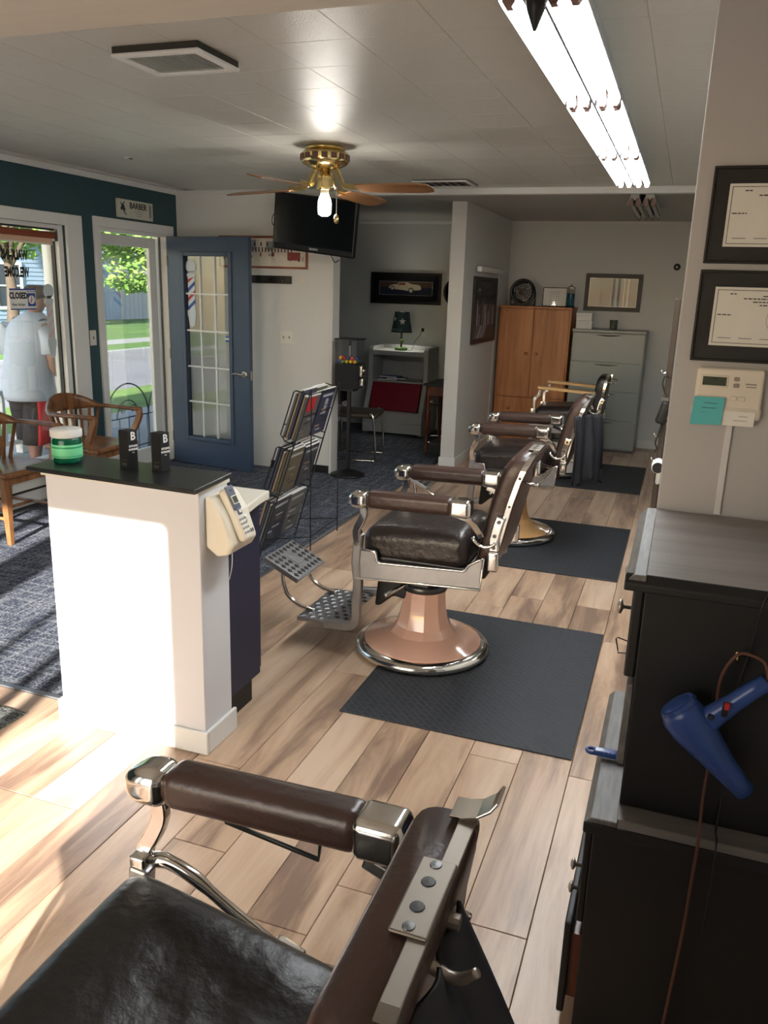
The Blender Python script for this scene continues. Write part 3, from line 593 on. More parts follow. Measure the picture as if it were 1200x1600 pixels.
def barber_chair(label, loc, enamel, lea, seatm, arms='pad', lean=1., stilt=.05, sdz=0., full=True, headplate=False, sidem='alu', towel=True):
    t = thing('barber_chair', label, 'barber chair', loc, 0, 'barber chairs in a row'); HW = .205
    # base
    MB().lathe([(.262, .0), (.305, .006), (.312, .022), (.305, .040), (.285, .05), (.262, .052)], 48).build('base_ring', 'chrome' if enamel != 'enamel_white' else 'steel_dark', t, smooth=True)
    rg = []
    for r_, z_, w_ in ((.272, .02, 0), (.270, .054, 0), (.235, .064, 0), (.19, .078, .1), (.155, .098, .35), (.128, .13, .8), (.112, .17, 1), (.103, .22, 1), (.099, .27, 1), (.097, .305, 1), (.08, .306, 1)):
        q_ = []
        for k in range(60):
            a = 2*PI*k/60; d_ = (a % (PI/5))-PI/10; q_.append((r_*(1-w_+w_*math.cos(PI/10)/math.cos(d_)*1.02)*math.cos(a), r_*(1-w_+w_*math.cos(PI/10)/math.cos(d_)*1.02)*math.sin(a), z_))
        rg.append(q_)
    bo = MB().loft(rg).build('base', enamel, t, smooth=True); em = bo.modifiers.new('e', 'EDGE_SPLIT'); em.split_angle = R(16)
    MB().lathe([(.085, .298), (.103, .30), (.107, .31), (.107, .325), (.10, .333), (.062, .334), (.06, .42)], 28).build('collar', 'steel_dark', t, smooth=True)
    b = MB(); b.box(-.16, .22, -.15, .15, .385, .425); b.box(-.05, .05, -.10, .10, .33, .39); b.build('underframe', 'steel_dark', t, bevel=.01)
    b = MB(); b.tube([(-.02, -.07, .36), (-.06, -.16, .35), (-.10, -.26, .335)], .009, 8); b.build('lever', 'chrome', t, smooth=True)
    # side plates
    prof = [(-.235, .40), (.315, .43), (.322, .566), (.30, .555), (.262, .53), (.25, .508), (.238, .50), (-.128, .482), (-.14, .49), (-.146, .525), (-.155, .532), (-.235, .532)]
    for s in (-1, 1):
        pl = MB().prism(prof, s*.245, s*.272, 'y').build('side_plate', sidem, t, bevel=.006)
        e = [(x, s*.272, z) for x, z in prof]; MB().tube(e, .0055, 6, closed=True).build('plate_rim', 'chrome', pl, smooth=True)
        b = MB().sweep(smoothpath([(-.226, s*.262, .60), (-.232, s*.262, .53), (-.236, s*.262, .46), (-.228, s*.258, .38), (-.236, s*.25, .28), (-.238, s*.245, .21), (-.25, s*.24, .172), (-.29, s*.235, .152), (-.40, s*.225, .142)], 4), [(-.02, -.016), (.02, -.016), (.02, .016), (-.02, .016)], (0, 1, 0))
        b.build('foot_frame', 'alu', t, bevel=.006)
        MB().rbox((-.232, s*.266, .585), (.034, .03, .07), .006, 2, 1).build('post_socket', 'chrome', t, smooth=True)
        if arms == 'pad':
            MB().sweep(smoothpath([(-.205, s*.285, .752), (-.198, s*.285, .70), (-.212, s*.283, .66), (-.232, s*.28, .62), (-.232, s*.274, .58), (-.226, s*.27, .55)], 4), [(-.016, -.010), (.016, -.010), (.016, .010), (-.016, .010)], (0, 1, 0)).build('arm_post', 'chrome', t, bevel=.004)
            pad = MB().rbox((.008, s*.29, .772), (.375, .078, .074), .026, 4, 4, deform=lambda p: Vector((p.x, p.y, p.z+.02*p.x*1.2))).build('arm_pad', lea, t, smooth=True)
            def nose(p):
                f = max(0, (-p.x+.005)/.05); return Vector((p.x, p.y*(1-.35*f*f), p.z*(1-.45*f*f)-.004*f))
            MB().rbox((-.218, s*.29, .762), (.092, .081, .074), .026, 5, 3, deform=nose).build('front_cap', 'chrome', pad, smooth=True)
            MB().rbox((.222, s*.29, .774), (.090, .080, .076), .019, 4, 2).build('rear_cap', 'chrome', pad, smooth=True)
            if headplate: MB().tube([(-.085, s*.30, .75), (-.080, s*.312, .697), (.10, s*.312, .672), (.11, s*.30, .74)], .0045, 8).build('side_bar', 'black', t, smooth=True)
        else:
            MB().sweep(smoothpath([(-.17, s*.27, .79), (-.18, s*.27, .74), (-.215, s*.27, .70), (-.215, s*.268, .62), (-.226, s*.266, .55)], 4), [(-.014, -.010), (.014, -.010), (.014, .010), (-.014, .010)], (0, 1, 0)).build('arm_post', 'chrome', t, bevel=.004)
            MB().obox((.06, s*.285, .80), (.50, .085, .024), Matrix.Rotation(R(2.5), 3, 'Y')).build('arm_board', 'board', t, bevel=.004)
        MB().sweep(smoothpath([(.20, s*.268, .735), (.255, s*.262, .715), (.285, s*.25, .675), (.30, s*.235, .645)], 3), [(-.013, -.008), (.013, -.008), (.013, .008), (-.013, .008)], (0, 1, 0)).build('arm_link', 'chrome', t, bevel=.004)
        h = MB().rbox((.352, s*.222, .545), (.045, .036, .085), .008, 2, 1).build('hinge_block', 'chrome', t, smooth=True)
        b = MB().sweep([(.352, s*.226, .59), (.350, s*.224, .64), (.362, s*.222, .70), (.372, s*.220, .735)], [(-.02, -.006), (.02, -.006), (.02, .006), (-.02, .006)], (0, 1, 0)); b.build('hinge_plate', 'chrome', t, bevel=.005)
        for z, x in ((.605, .352), (.655, .352), (.715, .366)): MB().lathe([(.008, 0), (.008, .006), (.004, .009)], 8, (x, s*.232, z), 'y').build('screw', 'steel_dark', h)
        MB().tube(arc((.315, .66), .055, 200, 330, 8, 'xz', s*.236), .008, 8).build('quadrant', 'chrome', t, smooth=True)
    # seat cushion
    def dome(p):
        f = max(0, 1-(p.x/.25)**4)*max(0, 1-(p.y/.25)**4)
        q = p.copy()
        if p.z > 0: q.z += (.028*f)-(.012*math.exp(-((p.x-.02)**2+p.y**2)/.012))
        if p.z > 0: q.z += .003*math.sin(p.x*60+p.y*25)*math.exp(-(p.x**2+p.y**2)/.02)
        q.z += stilt*p.x+sdz
        return q
    MB().rbox((.01, 0, .548), (.47, .475, .15), .05, 5, 14, deform=dome).build('seat', seatm, t, smooth=True)
    MB().box(-.215, .25, -.235, .235, .425, .50).build('seat_pan', 'steel_dark', t, bevel=.006)
    # back
    if lean > .5: cl = [(.45, .292), (.52, .312), (.60, .330), (.70, .350), (.80, .372), (.88, .394), (.94, .416), (.985, .440)]
    else: cl = [(.45, .292), (.52, .305), (.60, .318), (.70, .332), (.80, .338), (.86, .346), (.905, .353), (.925, .357)]
    ztop = cl[-1][0]; th = lambda z: interp([(.45, .045), (.52, .08), (.62, .096), (.85, .098), (ztop-.03, .098), (ztop, .092)], z)
    rings = []; NS = 22
    for k in range(NS+1):
        z = .45+(ztop-.45)*k/NS; xc = interp(cl, z); T = th(z)/2; hw = HW*(.93+.07*min(1, (z-.45)/.1)); r = min(.03, T*.8)
        if arms != 'pad': hw = .19*math.sqrt(max(.12, 1-((z-.74)/.30)**4))
        if k >= NS-2: hw *= (.985, .96, .90)[k-NS+2]; T *= (1, .97, .86)[k-NS+2]
        ring = []
        for cx, cy, a0 in ((-1, -1, 180), (1, -1, 270), (1, 1, 0), (-1, 1, 90)):
            for q in range(5):
                a = R(a0+90*q/4); ring.append((xc+cx*(T-r)+r*math.cos(a), cy*(hw-r)+r*math.sin(a), z))
        rings.append(ring)
    bk = MB().loft(rings).build('back', lea, t, smooth=True)
    for s in (-1, 1):
        p = [(interp(cl, z)-th(z)/2+.006, s*(HW-.004), z) for z in [.50+.02*i for i in range(int((ztop-.52)/.02))]]
        if arms == 'pad': MB().tube(p, .0045, 6).build('piping', 'piping', bk, smooth=True)
    # chrome strip round the rear rim of the back
    P, N, D = [], [], []
    zs = [.52+.03*i for i in range(int((ztop-.055-.52)/.03)+1)]
    hwf = (lambda z: HW) if arms == 'pad' else (lambda z: .19*math.sqrt(max(.12, 1-((z-.74)/.30)**4)))
    rx = lambda z: interp(cl, z)+th(z)/2-.016
    for z in zs: P.append((rx(z), -hwf(z)-.001, z)); N.append((0, -1, 0)); D.append((1, 0, 0))
    zc = zs[-1]; rr_ = ztop-zc
    for k in range(1, 6):
        a = R(90*k/6); z = zc+rr_*math.sin(a); P.append((rx(z), -hwf(zc)+.05*(1-math.cos(a))-.001, z)); N.append((0, -math.cos(a), math.sin(a))); D.append((1, 0, 0))
    PP = P+[(rx(ztop), -hwf(zc)+.05, ztop+.001), (rx(ztop), hwf(zc)-.05, ztop+.001)]+[(x, -y, z) for x, y, z in reversed(P)]
    NN = N+[(0, 0, 1), (0, 0, 1)]+[(x, -y, z) for x, y, z in reversed(N)]; DD = D+[(1, 0, 0)]*2+list(reversed(D))
    ribbon(MB(), PP, NN, DD, .024, .005).build('chrome_strip', 'worn_steel' if headplate else 'chrome', t, bevel=.0015)
    if arms == 'pad':
        for z in (.62, .78, .90):
            for s in (-1, 1): MB().lathe([(.006, 0), (.005, s*.004), (.001, s*.005)], 8, (rx(z), s*(HW+.004), z), 'y').build('strip_screw', 'steel_dark', t)
        b = MB().obox((rx(ztop)-.012, 0, ztop+.008), (.046, .132, .005)); hp = b.build('head_plate', 'worn_steel', t, bevel=.003)
        for y, r_, m_ in ((-.054, .008, 'steel_dark'), (.054, .008, 'steel_dark'), (-.022, .0095, 'black'), (.022, .0095, 'black')):
            MB().lathe([(r_, 0), (r_*.9, .0015), (.001, .0018)], 12, (rx(ztop)-.014, y, ztop+.0102)).build('plate_hole' if m_ == 'black' else 'plate_screw', m_, hp)
    if towel:
        xr = rx(.90)+.014
        b = MB().tube([(xr, -.19, .885), (xr+.05, -.19, .875), (xr+.055, -.18, .875), (xr+.055, .18, .875), (xr+.05, .19, .875), (xr, .19, .885)], .006, 8).build('towel_bar', 'chrome', t, smooth=True)
        MB().rbox((rx(.91)+.028, 0, .905), (.03, .035, .075), .008, 2, 1).build('head_clamp', 'chrome', t, smooth=True)
    # foot rest
    if full:
        fp = MB().box(-.55, -.33, -.205, .205, .122, .142).build('foot_plate', 'alu', t, bevel=.005)
        b = MB()
        for i in range(5):
            for j in range(10):
                cx, cy = -.53+.045*i+(.02 if j % 2 else 0), -.18+.04*j; b.add([(cx-.018, cy, .142), (cx, cy-.015, .142), (cx+.018, cy, .142), (cx, cy+.015, .142), (cx-.010, cy, .147), (cx, cy-.008, .147), (cx+.010, cy, .147), (cx, cy+.008, .147)], [(0, 1, 5, 4), (1, 2, 6, 5), (2, 3, 7, 6), (3, 0, 4, 7), (4, 5, 6, 7)])
        o = b.build('tread', 'steel_dark', fp); o['kind'] = 'stuff'
        a_ = math.atan2(.082, .168); rot = Matrix.Rotation(a_, 3, 'Y'); pc = Vector((-.661, 0, .332))
        pd = MB().obox(pc, (.20, .30, .026), rot).build('foot_pedal', 'alu', t, bevel=.006)
        b = MB()
        for i in range(5):
            for j in range(8):
                if 1 <= i <= 3 and 3 <= j <= 4: continue
                cx, cy = -.075+.037*i, -.125+.036*j; q = [(cx-.016, cy, .013), (cx, cy-.016, .013), (cx+.016, cy, .013), (cx, cy+.016, .013), (cx-.010, cy, .017), (cx, cy-.010, .017), (cx+.010, cy, .017), (cx, cy+.010, .017)]
                b.add([pc+rot @ Vector(p) for p in q], [(0, 1, 5, 4), (1, 2, 6, 5), (2, 3, 7, 6), (3, 0, 4, 7), (4, 5, 6, 7)])
        o = b.build('tread', 'steel_dark', pd); o['kind'] = 'stuff'
        MB().obox(pc+rot @ Vector((0, 0, .0145)), (.07, .06, .005), rot).build('emblem', 'alu', pd, bevel=.002)
        for s in (-1, 1): MB().tube(smoothpath([(-.66, s*.125, .318), (-.655, s*.128, .26), (-.63, s*.13, .205), (-.57, s*.13, .165), (-.49, s*.13, .150)], 5), .0105, 8).build('pedal_rod', 'chrome', t, smooth=True)
        b = MB().prism([(-.20, .40), (-.02, .40), (-.03, .30), (-.075, .25), (-.13, .26), (-.195, .20), (-.22, .20)], -.07, .07, 'y').build('calf_rest', 'black', t, bevel=.015)
    return t
c2 = barber_chair('barber chair with pink enamel base standing beside the magazine rack', (-.985, 3.38, .007), 'enamel_pink', 'leather_brown', 'leather_seat')
c3 = barber_chair('brown barber chair with tan enamel base and a black cape hung behind it', (-.985, 5.41, .007), 'enamel_tan', 'leather_brown', 'leather_seat', towel=False)
c4 = barber_chair('barber chair with pale wooden arm boards and rounded black back by the filing cabinet', (-.985, 7.64, .007), 'enamel_white', 'leather_black', 'leather_seat', arms='wood', lean=.2)
c1 = barber_chair('brown barber chair with wide black seat and drilled chrome plate on its back', (-.585, .78, 0), 'enamel_pink', 'leather_brown', 'leather_black', lean=.2, headplate=True, towel=False, stilt=-.20, sdz=-.035)
# extra fittings of the chair with the drilled plate: arm stay, coat hook, corner guards
t = c1
for s in (1,): 
    st = MB().tube(smoothpath([(-.235, s*.285, .585), (-.20, s*.287, .60), (-.14, s*.287, .585), (-.06, s*.285, .54), (.01, s*.283, .505), (.03, s*.283, .495)], 4), [.015]*5+[.013]*5+[.0105]*11, 10).build('arm_stay', 'chrome', t, smooth=True)
    MB().obox((.055, s*.283, .485), (.06, .03, .035), Matrix.Rotation(R(20), 3, 'Y')).build('stay_block', 'chrome', st, bevel=.006)
MB().tube(smoothpath([(.385, -.03, .872), (.41, -.032, .864), (.432, -.034, .866), (.450, -.034, .882)], 4), [.008]*5+[.007]*5+[.006]*3, 8).build('coat_hook', 'nickel', t, smooth=True)
MB().cyl((.385, .035, .878), (.412, .035, .878), .010, 10).build('clamp_bolt', 'nickel', t)
for s in (1,):
    b = MB(); ribbon(b, [(.362, s*.178, .9325), (.380, s*.178, .9335), (.400, s*.180, .938), (.418, s*.183, .950), (.427, s*.186, .963)], [(0, 0, 1)]*2+[(-.3, 0, .9), (-.6, 0, .8), (-.8, 0, .6)], [(0, 1, 0)]*5, .046, .004); b.build('corner_guard', 'chrome', t, bevel=.001, smooth=False)
# capes
cp1 = drape(None, (-.585+.398, .69, .862), .36, .78, .115, seed=3, lean=.26).build('barber_cape', 'cape', None, smooth=True); tag(cp1, 'black barber cape hung behind the chair with the drilled chrome plate', 'cape')
cp3 = drape(None, (-.985+.475, 5.27, .885), .25, .42, .02, seed=5, lean=.12, taper=1.08, th=38).build('barber_cape', 'cape', None, smooth=True); tag(cp3, 'black barber cape hanging behind the chair with tan base', 'cape')
# rubber mats
for lab, y0, y1 in (('black rubber mat with diamond weave under the pink based chair', 2.688, 3.89), ('black rubber mat under the tan based chair', 4.715, 5.905), ('black rubber mat before the grey filing cabinet', 7.06, 8.25)):
    tag(MB().box(-1.112, -.203, y0, y1, 0, .007).build('floor_mat', 'rubber', None, bevel=.003), lab, 'mat', 'rubber mats under the chairs')
tag(MB().box(-2.95, -2.21, 1.60, 2.20, 0, .008).build('entry_mat', 'entry_mat', None, bevel=.003), 'grey speckled entry mat on the laminate beside the counter', 'mat')
# ------------------------------------------------------------------ counter corner
t = thing('gel_jar', 'green gel jar with white lid on the black counter top', 'jar', (-2.035, 2.325, .985))
MB().lathe([(.044, 0), (.050, .004), (.052, .012), (.052, .084), (.048, .092), (.044, .096)], 28).build('jar_body', 'jar_green', t, smooth=True)
lb = MB().lathe([(.0524, .022), (.0528, .023), (.0528, .068), (.0524, .069)], 28, cap=False).build('jar_label', 'label_green', t, smooth=True); MB().lathe([(.0531, .056), (.0531, .062)], 28, cap=False).build('stripe', 'label_mid', lb); MB().lathe([(.0531, .026), (.0531, .029)], 28, cap=False).build('stripe', 'label_mid', lb)
MB().lathe([(.049, .092), (.054, .094), (.0545, .098), (.0545, .118), (.051, .122), (.001, .122)], 28).build('lid', 'white', t, smooth=True)
for lab, x, y in (('black styling powder box standing nearer the green jar', -1.787, 2.345), ('black styling powder box standing nearer the cordless phone', -1.665, 2.36)):
    t = thing('powder_box', lab, 'box', (x, y, .985), 80, 'black powder boxes on the counter')
    MB().box(-.022, .022, -.022, .022, 0, .135).build('carton', 'black_matte', t, bevel=.0015)
    text('B', .040, 'paper', t, (.002, -.0228, .114), name='logo', bold=.0010)
    text('STYLING', .0098, 'paper', t, (.002, -.0228, .080), bold=.0004); text('POWDER', .0098, 'paper', t, (.002, -.0228, .068), bold=.0004); MB().box(-.003, .007, -.0226, -.022, .056, .0585).build('print_mark', 'paper', t)
    MB().box(-.0225, -.0222, -.014, .010, .03, .033).build('print_line', 'ink', t); MB().box(-.0225, -.0222, -.012, .012, .012, .022).build('print_patch', 'ink', t)
# cabinet behind the half wall
t = thing('desk_cabinet', 'navy cabinet with ivory worktop behind the white half wall', 'cabinet', (-1.75, 2.55, 0))
W(t).box(-2.03, -1.462, 2.426, 2.69, .10, .828).build('carcass', 'navy', t, bevel=.003); W(t).box(-2.02, -1.475, 2.43, 2.64, 0, .10).build('toe_kick', 'cab_black', t)
W(t).prism([(-2.04, 2.426), (-1.425, 2.426), (-1.385, 2.45), (-1.415, 2.60), (-1.43, 2.72), (-2.04, 2.72)], .828, .860, 'z').build('worktop', 'offwhite', t, bevel=.006)
for k in range(2): 
    d = W(t).box(-2.025+.282*k, -1.75+.282*k, 2.69, 2.708, .12, .81).build('door', 'navy', t, bevel=.003); W(t).lathe([(.006, 2.708), (.012, 2.725), (.013, 2.73), (.001, 2.734)], 12, (-1.78+.07*k, 0, .7), 'y').build('knob', 'nickel', d)
# cordless phone hung on the end of the half wall
t = thing('cordless_phone', 'ivory cordless phone with grey handset hung on the half wall end', 'telephone', (-1.418, 2.345, .745), 0)
tilt = Matrix.Rotation(R(-24), 3, 'Y') @ Matrix.Rotation(R(-8), 3, 'X')
side = [(0, .02), (.045, -.01), (.085, .0), (.105, .035), (.07, .13), (.03, .19), (0, .195)]
b = MB(); b.loft([[(-.013+x*(1 if k in (1, 2) else .93), y, z) for x, z in side] for k, y in enumerate((-.085, -.075, .075, .085))]); bs_ = b.build('phone_base', 'phone_ivory', t, bevel=.008, seg=3)
ax = Vector((-.075, 0, .155)).normalized(); nx = Vector((.155, 0, .075)).normalized(); org = Vector((.105-.013, 0, .035)); fr = Matrix((Vector((0, 1, 0)), ax, nx)).transposed()     # face frame: x across, y up the face, z outward
def onface(b, u, v, w, size): return b.obox(org+fr @ Vector((u, v, w)), size, fr)
hs_ = MB().rbox(org+fr @ Vector((-.022, .095, .018)), (.05, .19, .036), .014, 3, 3, rot=fr).build('handset', 'phone_ivory', t, smooth=True)
MB().rbox(org+fr @ Vector((-.022, .150, .0345)), (.044, .085, .008), .0035, 2, 2, rot=fr).build('handset_panel', 'phone_grey', hs_, smooth=True)
onface(MB(), -.022, .142, .0395, (.032, .030, .002)).build('screen_bezel', 'phone_ivory', hs_); onface(MB(), -.022, .142, .0408, (.025, .023, .002)).build('screen', 'lcd', hs_)
MB().rbox(org+fr @ Vector((-.022, .100, .0365)), (.024, .024, .006), .003, 2, 1, rot=fr).build('navigation_key', 'phone_grey', hs_, smooth=True); onface(MB(), -.022, .100, .0402, (.010, .010, .002)).build('centre_key', 'paper', hs_); onface(MB(), -.022, .176, .039, (.014, .003, .002)).build('earpiece', 'ink', hs_)
for i in range(3):
    for j in range(4): onface(MB(), -.036+.014*i, .025+.016*j, .0368, (.009, .008, .003)).build('key', 'ink_light', hs_, bevel=.001)
pb = MB().lathe([(.022, 0), (.022, .004), (.017, .006)], 18); pb.v = [tuple(org+fr @ (Vector(p)+Vector((.045, .075, .0)))) for p in pb.v]; pb.build('dial_ring', 'phone_grey', bs_, smooth=True)
pb = MB().lathe([(.010, .004), (.010, .008), (.001, .009)], 14); pb.v = [tuple(org+fr @ (Vector(p)+Vector((.045, .075, .0)))) for p in pb.v]; pb.build('dial_key', 'paper', bs_, smooth=True)
for k in range(4): onface(MB(), .030+.011*k, .022, .002, (.005, .012, .004)).build('base_key', 'ink', bs_)
b = MB().tube(smoothpath([(.0, .03, .012), (-.004, .068, -.03), (-.012, .082, -.10), (-.02, .075, -.15)], 4), .0022, 6).build('phone_cord', 'paper', t)
# ------------------------------------------------------------------ magazine rack
A, B_, C_, D_ = Vector((-2.29, 4.20, 0)), Vector((-2.30, 4.72, 0)), Vector((-2.08, 4.50, 0)), Vector((-2.10, 4.98, 0)); HT = 1.02
t = thing('magazine_rack', 'three tier black wire magazine rack standing on the carpet edge', 'magazine rack', (-2.19, 4.6, .004)); o_ = Vector(t.location); up = Vector((0, 0, HT))
L1, L2 = (A, C_+up), (B_, D_+up)
def ladder(u, v, n=0.):   # u along width 0..1, v along height 0..1, n out on the pocket side
    p = L1[0].lerp(L1[1], v).lerp(L2[0].lerp(L2[1], v), u); e1 = (B_-A); e2 = (L1[1]-L1[0]); nn = e2.cross(e1).normalized()
    if nn.x > 0: nn = -nn
    return p+nn*n-o_
for u in (0, 1): MB().tube([ladder(u, 0), ladder(u, 1.0)], .005, 6).build('ladder_leg', 'black', t)
for P0 in (C_, D_): MB().tube([P0-o_, P0+up-o_], .004, 6).build('rear_leg', 'black', t)
for p, q in ((ladder(0, .12), C_+Vector((0, 0, .09))-o_), (ladder(1, .12), D_+Vector((0, 0, .09))-o_), (C_+Vector((0, 0, .09))-o_, D_+Vector((0, 0, .09))-o_), (ladder(0, .97), ladder(1, .97)), (ladder(0, .84), ladder(1, .84))): MB().tube([p, q], .0032, 6).build('stretcher', 'black', t)
tiers = [(.06, .33), (.37, .64), (.68, .97)]
for v0, v1 in tiers:
    for u in (0, 1): MB().tube([ladder(u, v0), ladder(u, v0, .06), ladder(u, v0+.03, .105), ladder(u, v1-.01, .105), ladder(u, v1, .095), ladder(u, v1, 0)], .0045, 6).build('pocket_loop', 'black', t)
    for n_ in (.03, .07): MB().tube([ladder(0, v0, n_), ladder(1, v0, n_)], .0032, 6).build('pocket_floor', 'black', t)
    for f in (.3,): MB().tube([ladder(0, v0+f*(v1-v0), .105), ladder(1, v0+f*(v1-v0), .105)], .0032, 6).build('pocket_rail', 'black', t)
mm = ['mag_grey', 'mag_navy', 'mag_olive', 'mag_dark', 'mag_black', 'mag_tan']; rnd = random.Random(11); tn = ['bottom', 'middle', 'top']
for ti, (v0, v1) in enumerate(tiers):
    for cidx in range(2):
        nd = 5 if ti else 4
        for k in range(nd):
            u0 = .02+.49*cidx+rnd.uniform(0, .02); u1 = u0+.44; h = .92*(v1-v0)*rnd.uniform(.94, 1.06); n0 = .008+.0185*k; th_ = .012; sh = rnd.uniform(-.01, .01)
            m_ = {(2, 0): 'mag_grey', (2, 1): 'mag_navy', (1, 0): 'mag_olive', (1, 1): 'mag_dark', (0, 0): 'mag_dark', (0, 1): 'mag_grey'}[(ti, cidx)] if k == 0 else rnd.choice(mm)
            lab = 'magazine in the %s tier of the wire rack, %s' % (tn[ti], ('front', 'second', 'third', 'fourth', 'fifth')[k]+' one '+('on the counter side' if cidx == 0 else 'on the column side'))
            mg = thing('magazine', lab, 'magazine', ladder(u0, v0+.015, n0)+o_, 0, 'magazines in the wire rack'); q = lambda u, v, n: ladder(u, v, n)-ladder(u0, v0+.015, n0)
            va, vb = v0+.015, v0+.015+h+sh
            MB().loft([[q(u0, va, n0), q(u1, va, n0), q(u1, va, n0+th_), q(u0, va, n0+th_)], [q(u0, vb, n0), q(u1, vb, n0), q(u1, vb, n0+th_), q(u0, vb, n0+th_)]]).build('cover', m_, mg)
            MB().loft([[q(u0+.006, va, n0+.0015), q(u1+.004, va, n0+.0015), q(u1+.004, va, n0+th_-.0015), q(u0+.006, va, n0+th_-.0015)], [q(u0+.006, vb+.006, n0+.0015), q(u1+.004, vb+.006, n0+.0015), q(u1+.004, vb+.006, n0+th_-.0015), q(u0+.006, vb+.006, n0+th_-.0015)]]).build('pages', 'paper', mg)
            if k == 0:
                def patch(a, b2, c, d, m2, nm='cover_print'): MB().loft([[q(u0+(u1-u0)*a, va+(vb-va)*c, n0-.0012), q(u0+(u1-u0)*b2, va+(vb-va)*c, n0-.0012), q(u0+(u1-u0)*b2, va+(vb-va)*c, n0), q(u0+(u1-u0)*a, va+(vb-va)*c, n0)], [q(u0+(u1-u0)*a, va+(vb-va)*d, n0-.0012), q(u0+(u1-u0)*b2, va+(vb-va)*d, n0-.0012), q(u0+(u1-u0)*b2, va+(vb-va)*d, n0), q(u0+(u1-u0)*a, va+(vb-va)*d, n0)]]).build(nm, m2, mg)
                if (ti, cidx) == (2, 0): patch(.1, .72, .66, .97, 'red_sat', 'masthead')
                else: patch(.08, .9, .84, .90, 'ink_light', 'masthead')
                for r_ in range(7): 
                    a = rnd.uniform(.05, .5); patch(a, a+rnd.uniform(.15, .45), .08+.09*r_, .08+.09*r_+.035, rnd.choice(['ink_light', 'mag_grey', 'mag_tan', 'mag_black']))
                if (ti, cidx) == (2, 1): patch(.4, .62, .45, .78, 'ink_light', 'figure')
# ------------------------------------------------------------------ wooden armchairs
def armchair(label, loc):
    t = thing('wooden_armchair', label, 'armchair', loc, 0, 'wooden armchairs by the shop window')     # faces +x, back towards the window
    def saddle(p): q = p.copy(); q.z -= .012*max(0, 1-((p.x/.2)**2+(abs(p.y)-.09)**2/.02)) if p.z > 0 else 0; return q
    MB().rbox((0, 0, .435), (.47, .49, .036), .014, 3, 8, deform=saddle).build('seat', 'oak', t, smooth=True)
    for sx, sy in ((1, 1), (1, -1), (-1, 1), (-1, -1)):
        MB().loft([[(sx*(.185+.035*f)+dx*w, sy*(.195+.03*f)+dy*w, .42*(1-f)) for dx, dy in ((-1, -1), (1, -1), (1, 1), (-1, 1))] for f, w in ((0, .024), (.5, .021), (1, .015))]).build('leg', 'oak', t, bevel=.003)
    b = MB(); b.box(-.18, .18, -.205, -.185, .365, .42); b.box(-.18, .18, .185, .205, .365, .42); b.box(.175, .195, -.19, .19, .365, .42); b.box(-.195, -.175, -.19, .19, .365, .42); b.build('apron', 'oak', t, bevel=.002)
    for s in (-1, 1): MB().cyl((-.20, s*.212, .16), (.20, s*.212, .16), .011, 8).build('stretcher', 'oak', t)
    MB().cyl((0, -.212, .16), (0, .212, .16), .011, 8).build('stretcher', 'oak', t)
    # bent arm and crest rail: horse-shoe in plan, widest at the back where it is a tall crest
    path, secs = [], []; N = 32
    for k in range(N+1):
        f = k/N; a = f*2-1
        if abs(a) > .62: e = (abs(a)-.62)/.38; x = -.06+.30*e; y = math.copysign(.275-.012*e*e, a)
        else: g = a/.62; x = -.27+.21*(1-math.cos(g*PI/2)); y = .275*math.sin(g*PI/2)
        cr = max(0, math.cos(min(1, abs(a)/.5)*PI/2)); z = .685+.045*cr; path.append(Vector((x, y, z))); secs.append((.011+.014*(1-cr), .014+.05*cr))
    rings = []
    for i, p in enumerate(path):
        tg = (path[min(i+1, N)]-path[max(i-1, 0)]); tg.z = 0; tg.normalize(); w = Vector((tg.y, -tg.x, 0)); hw_, hh = secs[i]
        rings.append([p+w*hw_*math.cos(2*PI*q/10)*1.15+Vector((0, 0, hh*math.sin(2*PI*q/10)*1.1)) for q in range(10)])
    MB().loft(rings).build('arm_rail', 'oak', t, smooth=True)
    for s in (-1, 1):
        MB().sweep(smoothpath([(.225, s*.262, .685), (.235, s*.262, .64), (.205, s*.26, .57), (.175, s*.25, .50), (.185, s*.235, .45)], 4), [(-.022, -.017), (.022, -.017), (.022, .017), (-.022, .017)], (0, 1, 0)).build('arm_post', 'oak', t, bevel=.006)
    for k in range(9):
        g = -1+2*k/8; a = g*PI/2*.78; p1 = Vector((-.27+.21*(1-math.cos(a)), .275*math.sin(a), .69)); p0 = Vector((-.20+.10*(1-math.cos(a)), .20*math.sin(a), .445))
        MB().loft([[p0+Vector((dx*.007, dy*.013, 0)) for dx, dy in ((-1, -1), (1, -1), (1, 1), (-1, 1))], [p1+Vector((dx*.007, dy*.011, 0)) for dx, dy in ((-1, -1), (1, -1), (1, 1), (-1, 1))]]).build('back_slat', 'oak', t, bevel=.002)
    return t
armchair('oak armchair with curved arms standing against the post between window and door', (-4.05, 4.90, .004)); armchair('oak armchair with curved arms standing under the closed sign window', (-4.03, 4.02, .004))
t = thing('baseboard_heater', 'long white baseboard heater under the shop window', 'heater', (XL, 4.0, .004)); b = W(t)
b.prism([(XL+.001, .03), (XL+.06, .03), (XL+.075, .05), (XL+.075, .13), (XL+.05, .19), (XL+.001, .20)], 2.9, 5.0, 'y'); b.build('cover', 'heater', t, bevel=.004); W(t).box(XL+.070, XL+.078, 2.92, 4.98, .135, .15).build('slot', 'vent_dark', t); W(t).box(XL+.001, XL+.08, 4.99, 5.03, .02, .205).build('end_cap', 'heater', t, bevel=.003); W(t).box(XL+.01, XL+.05, 2.9, 5.0, 0, .03).build('painted_shadow', 'vent_dark', t)  # dark box under the heater cover stands in for its shade
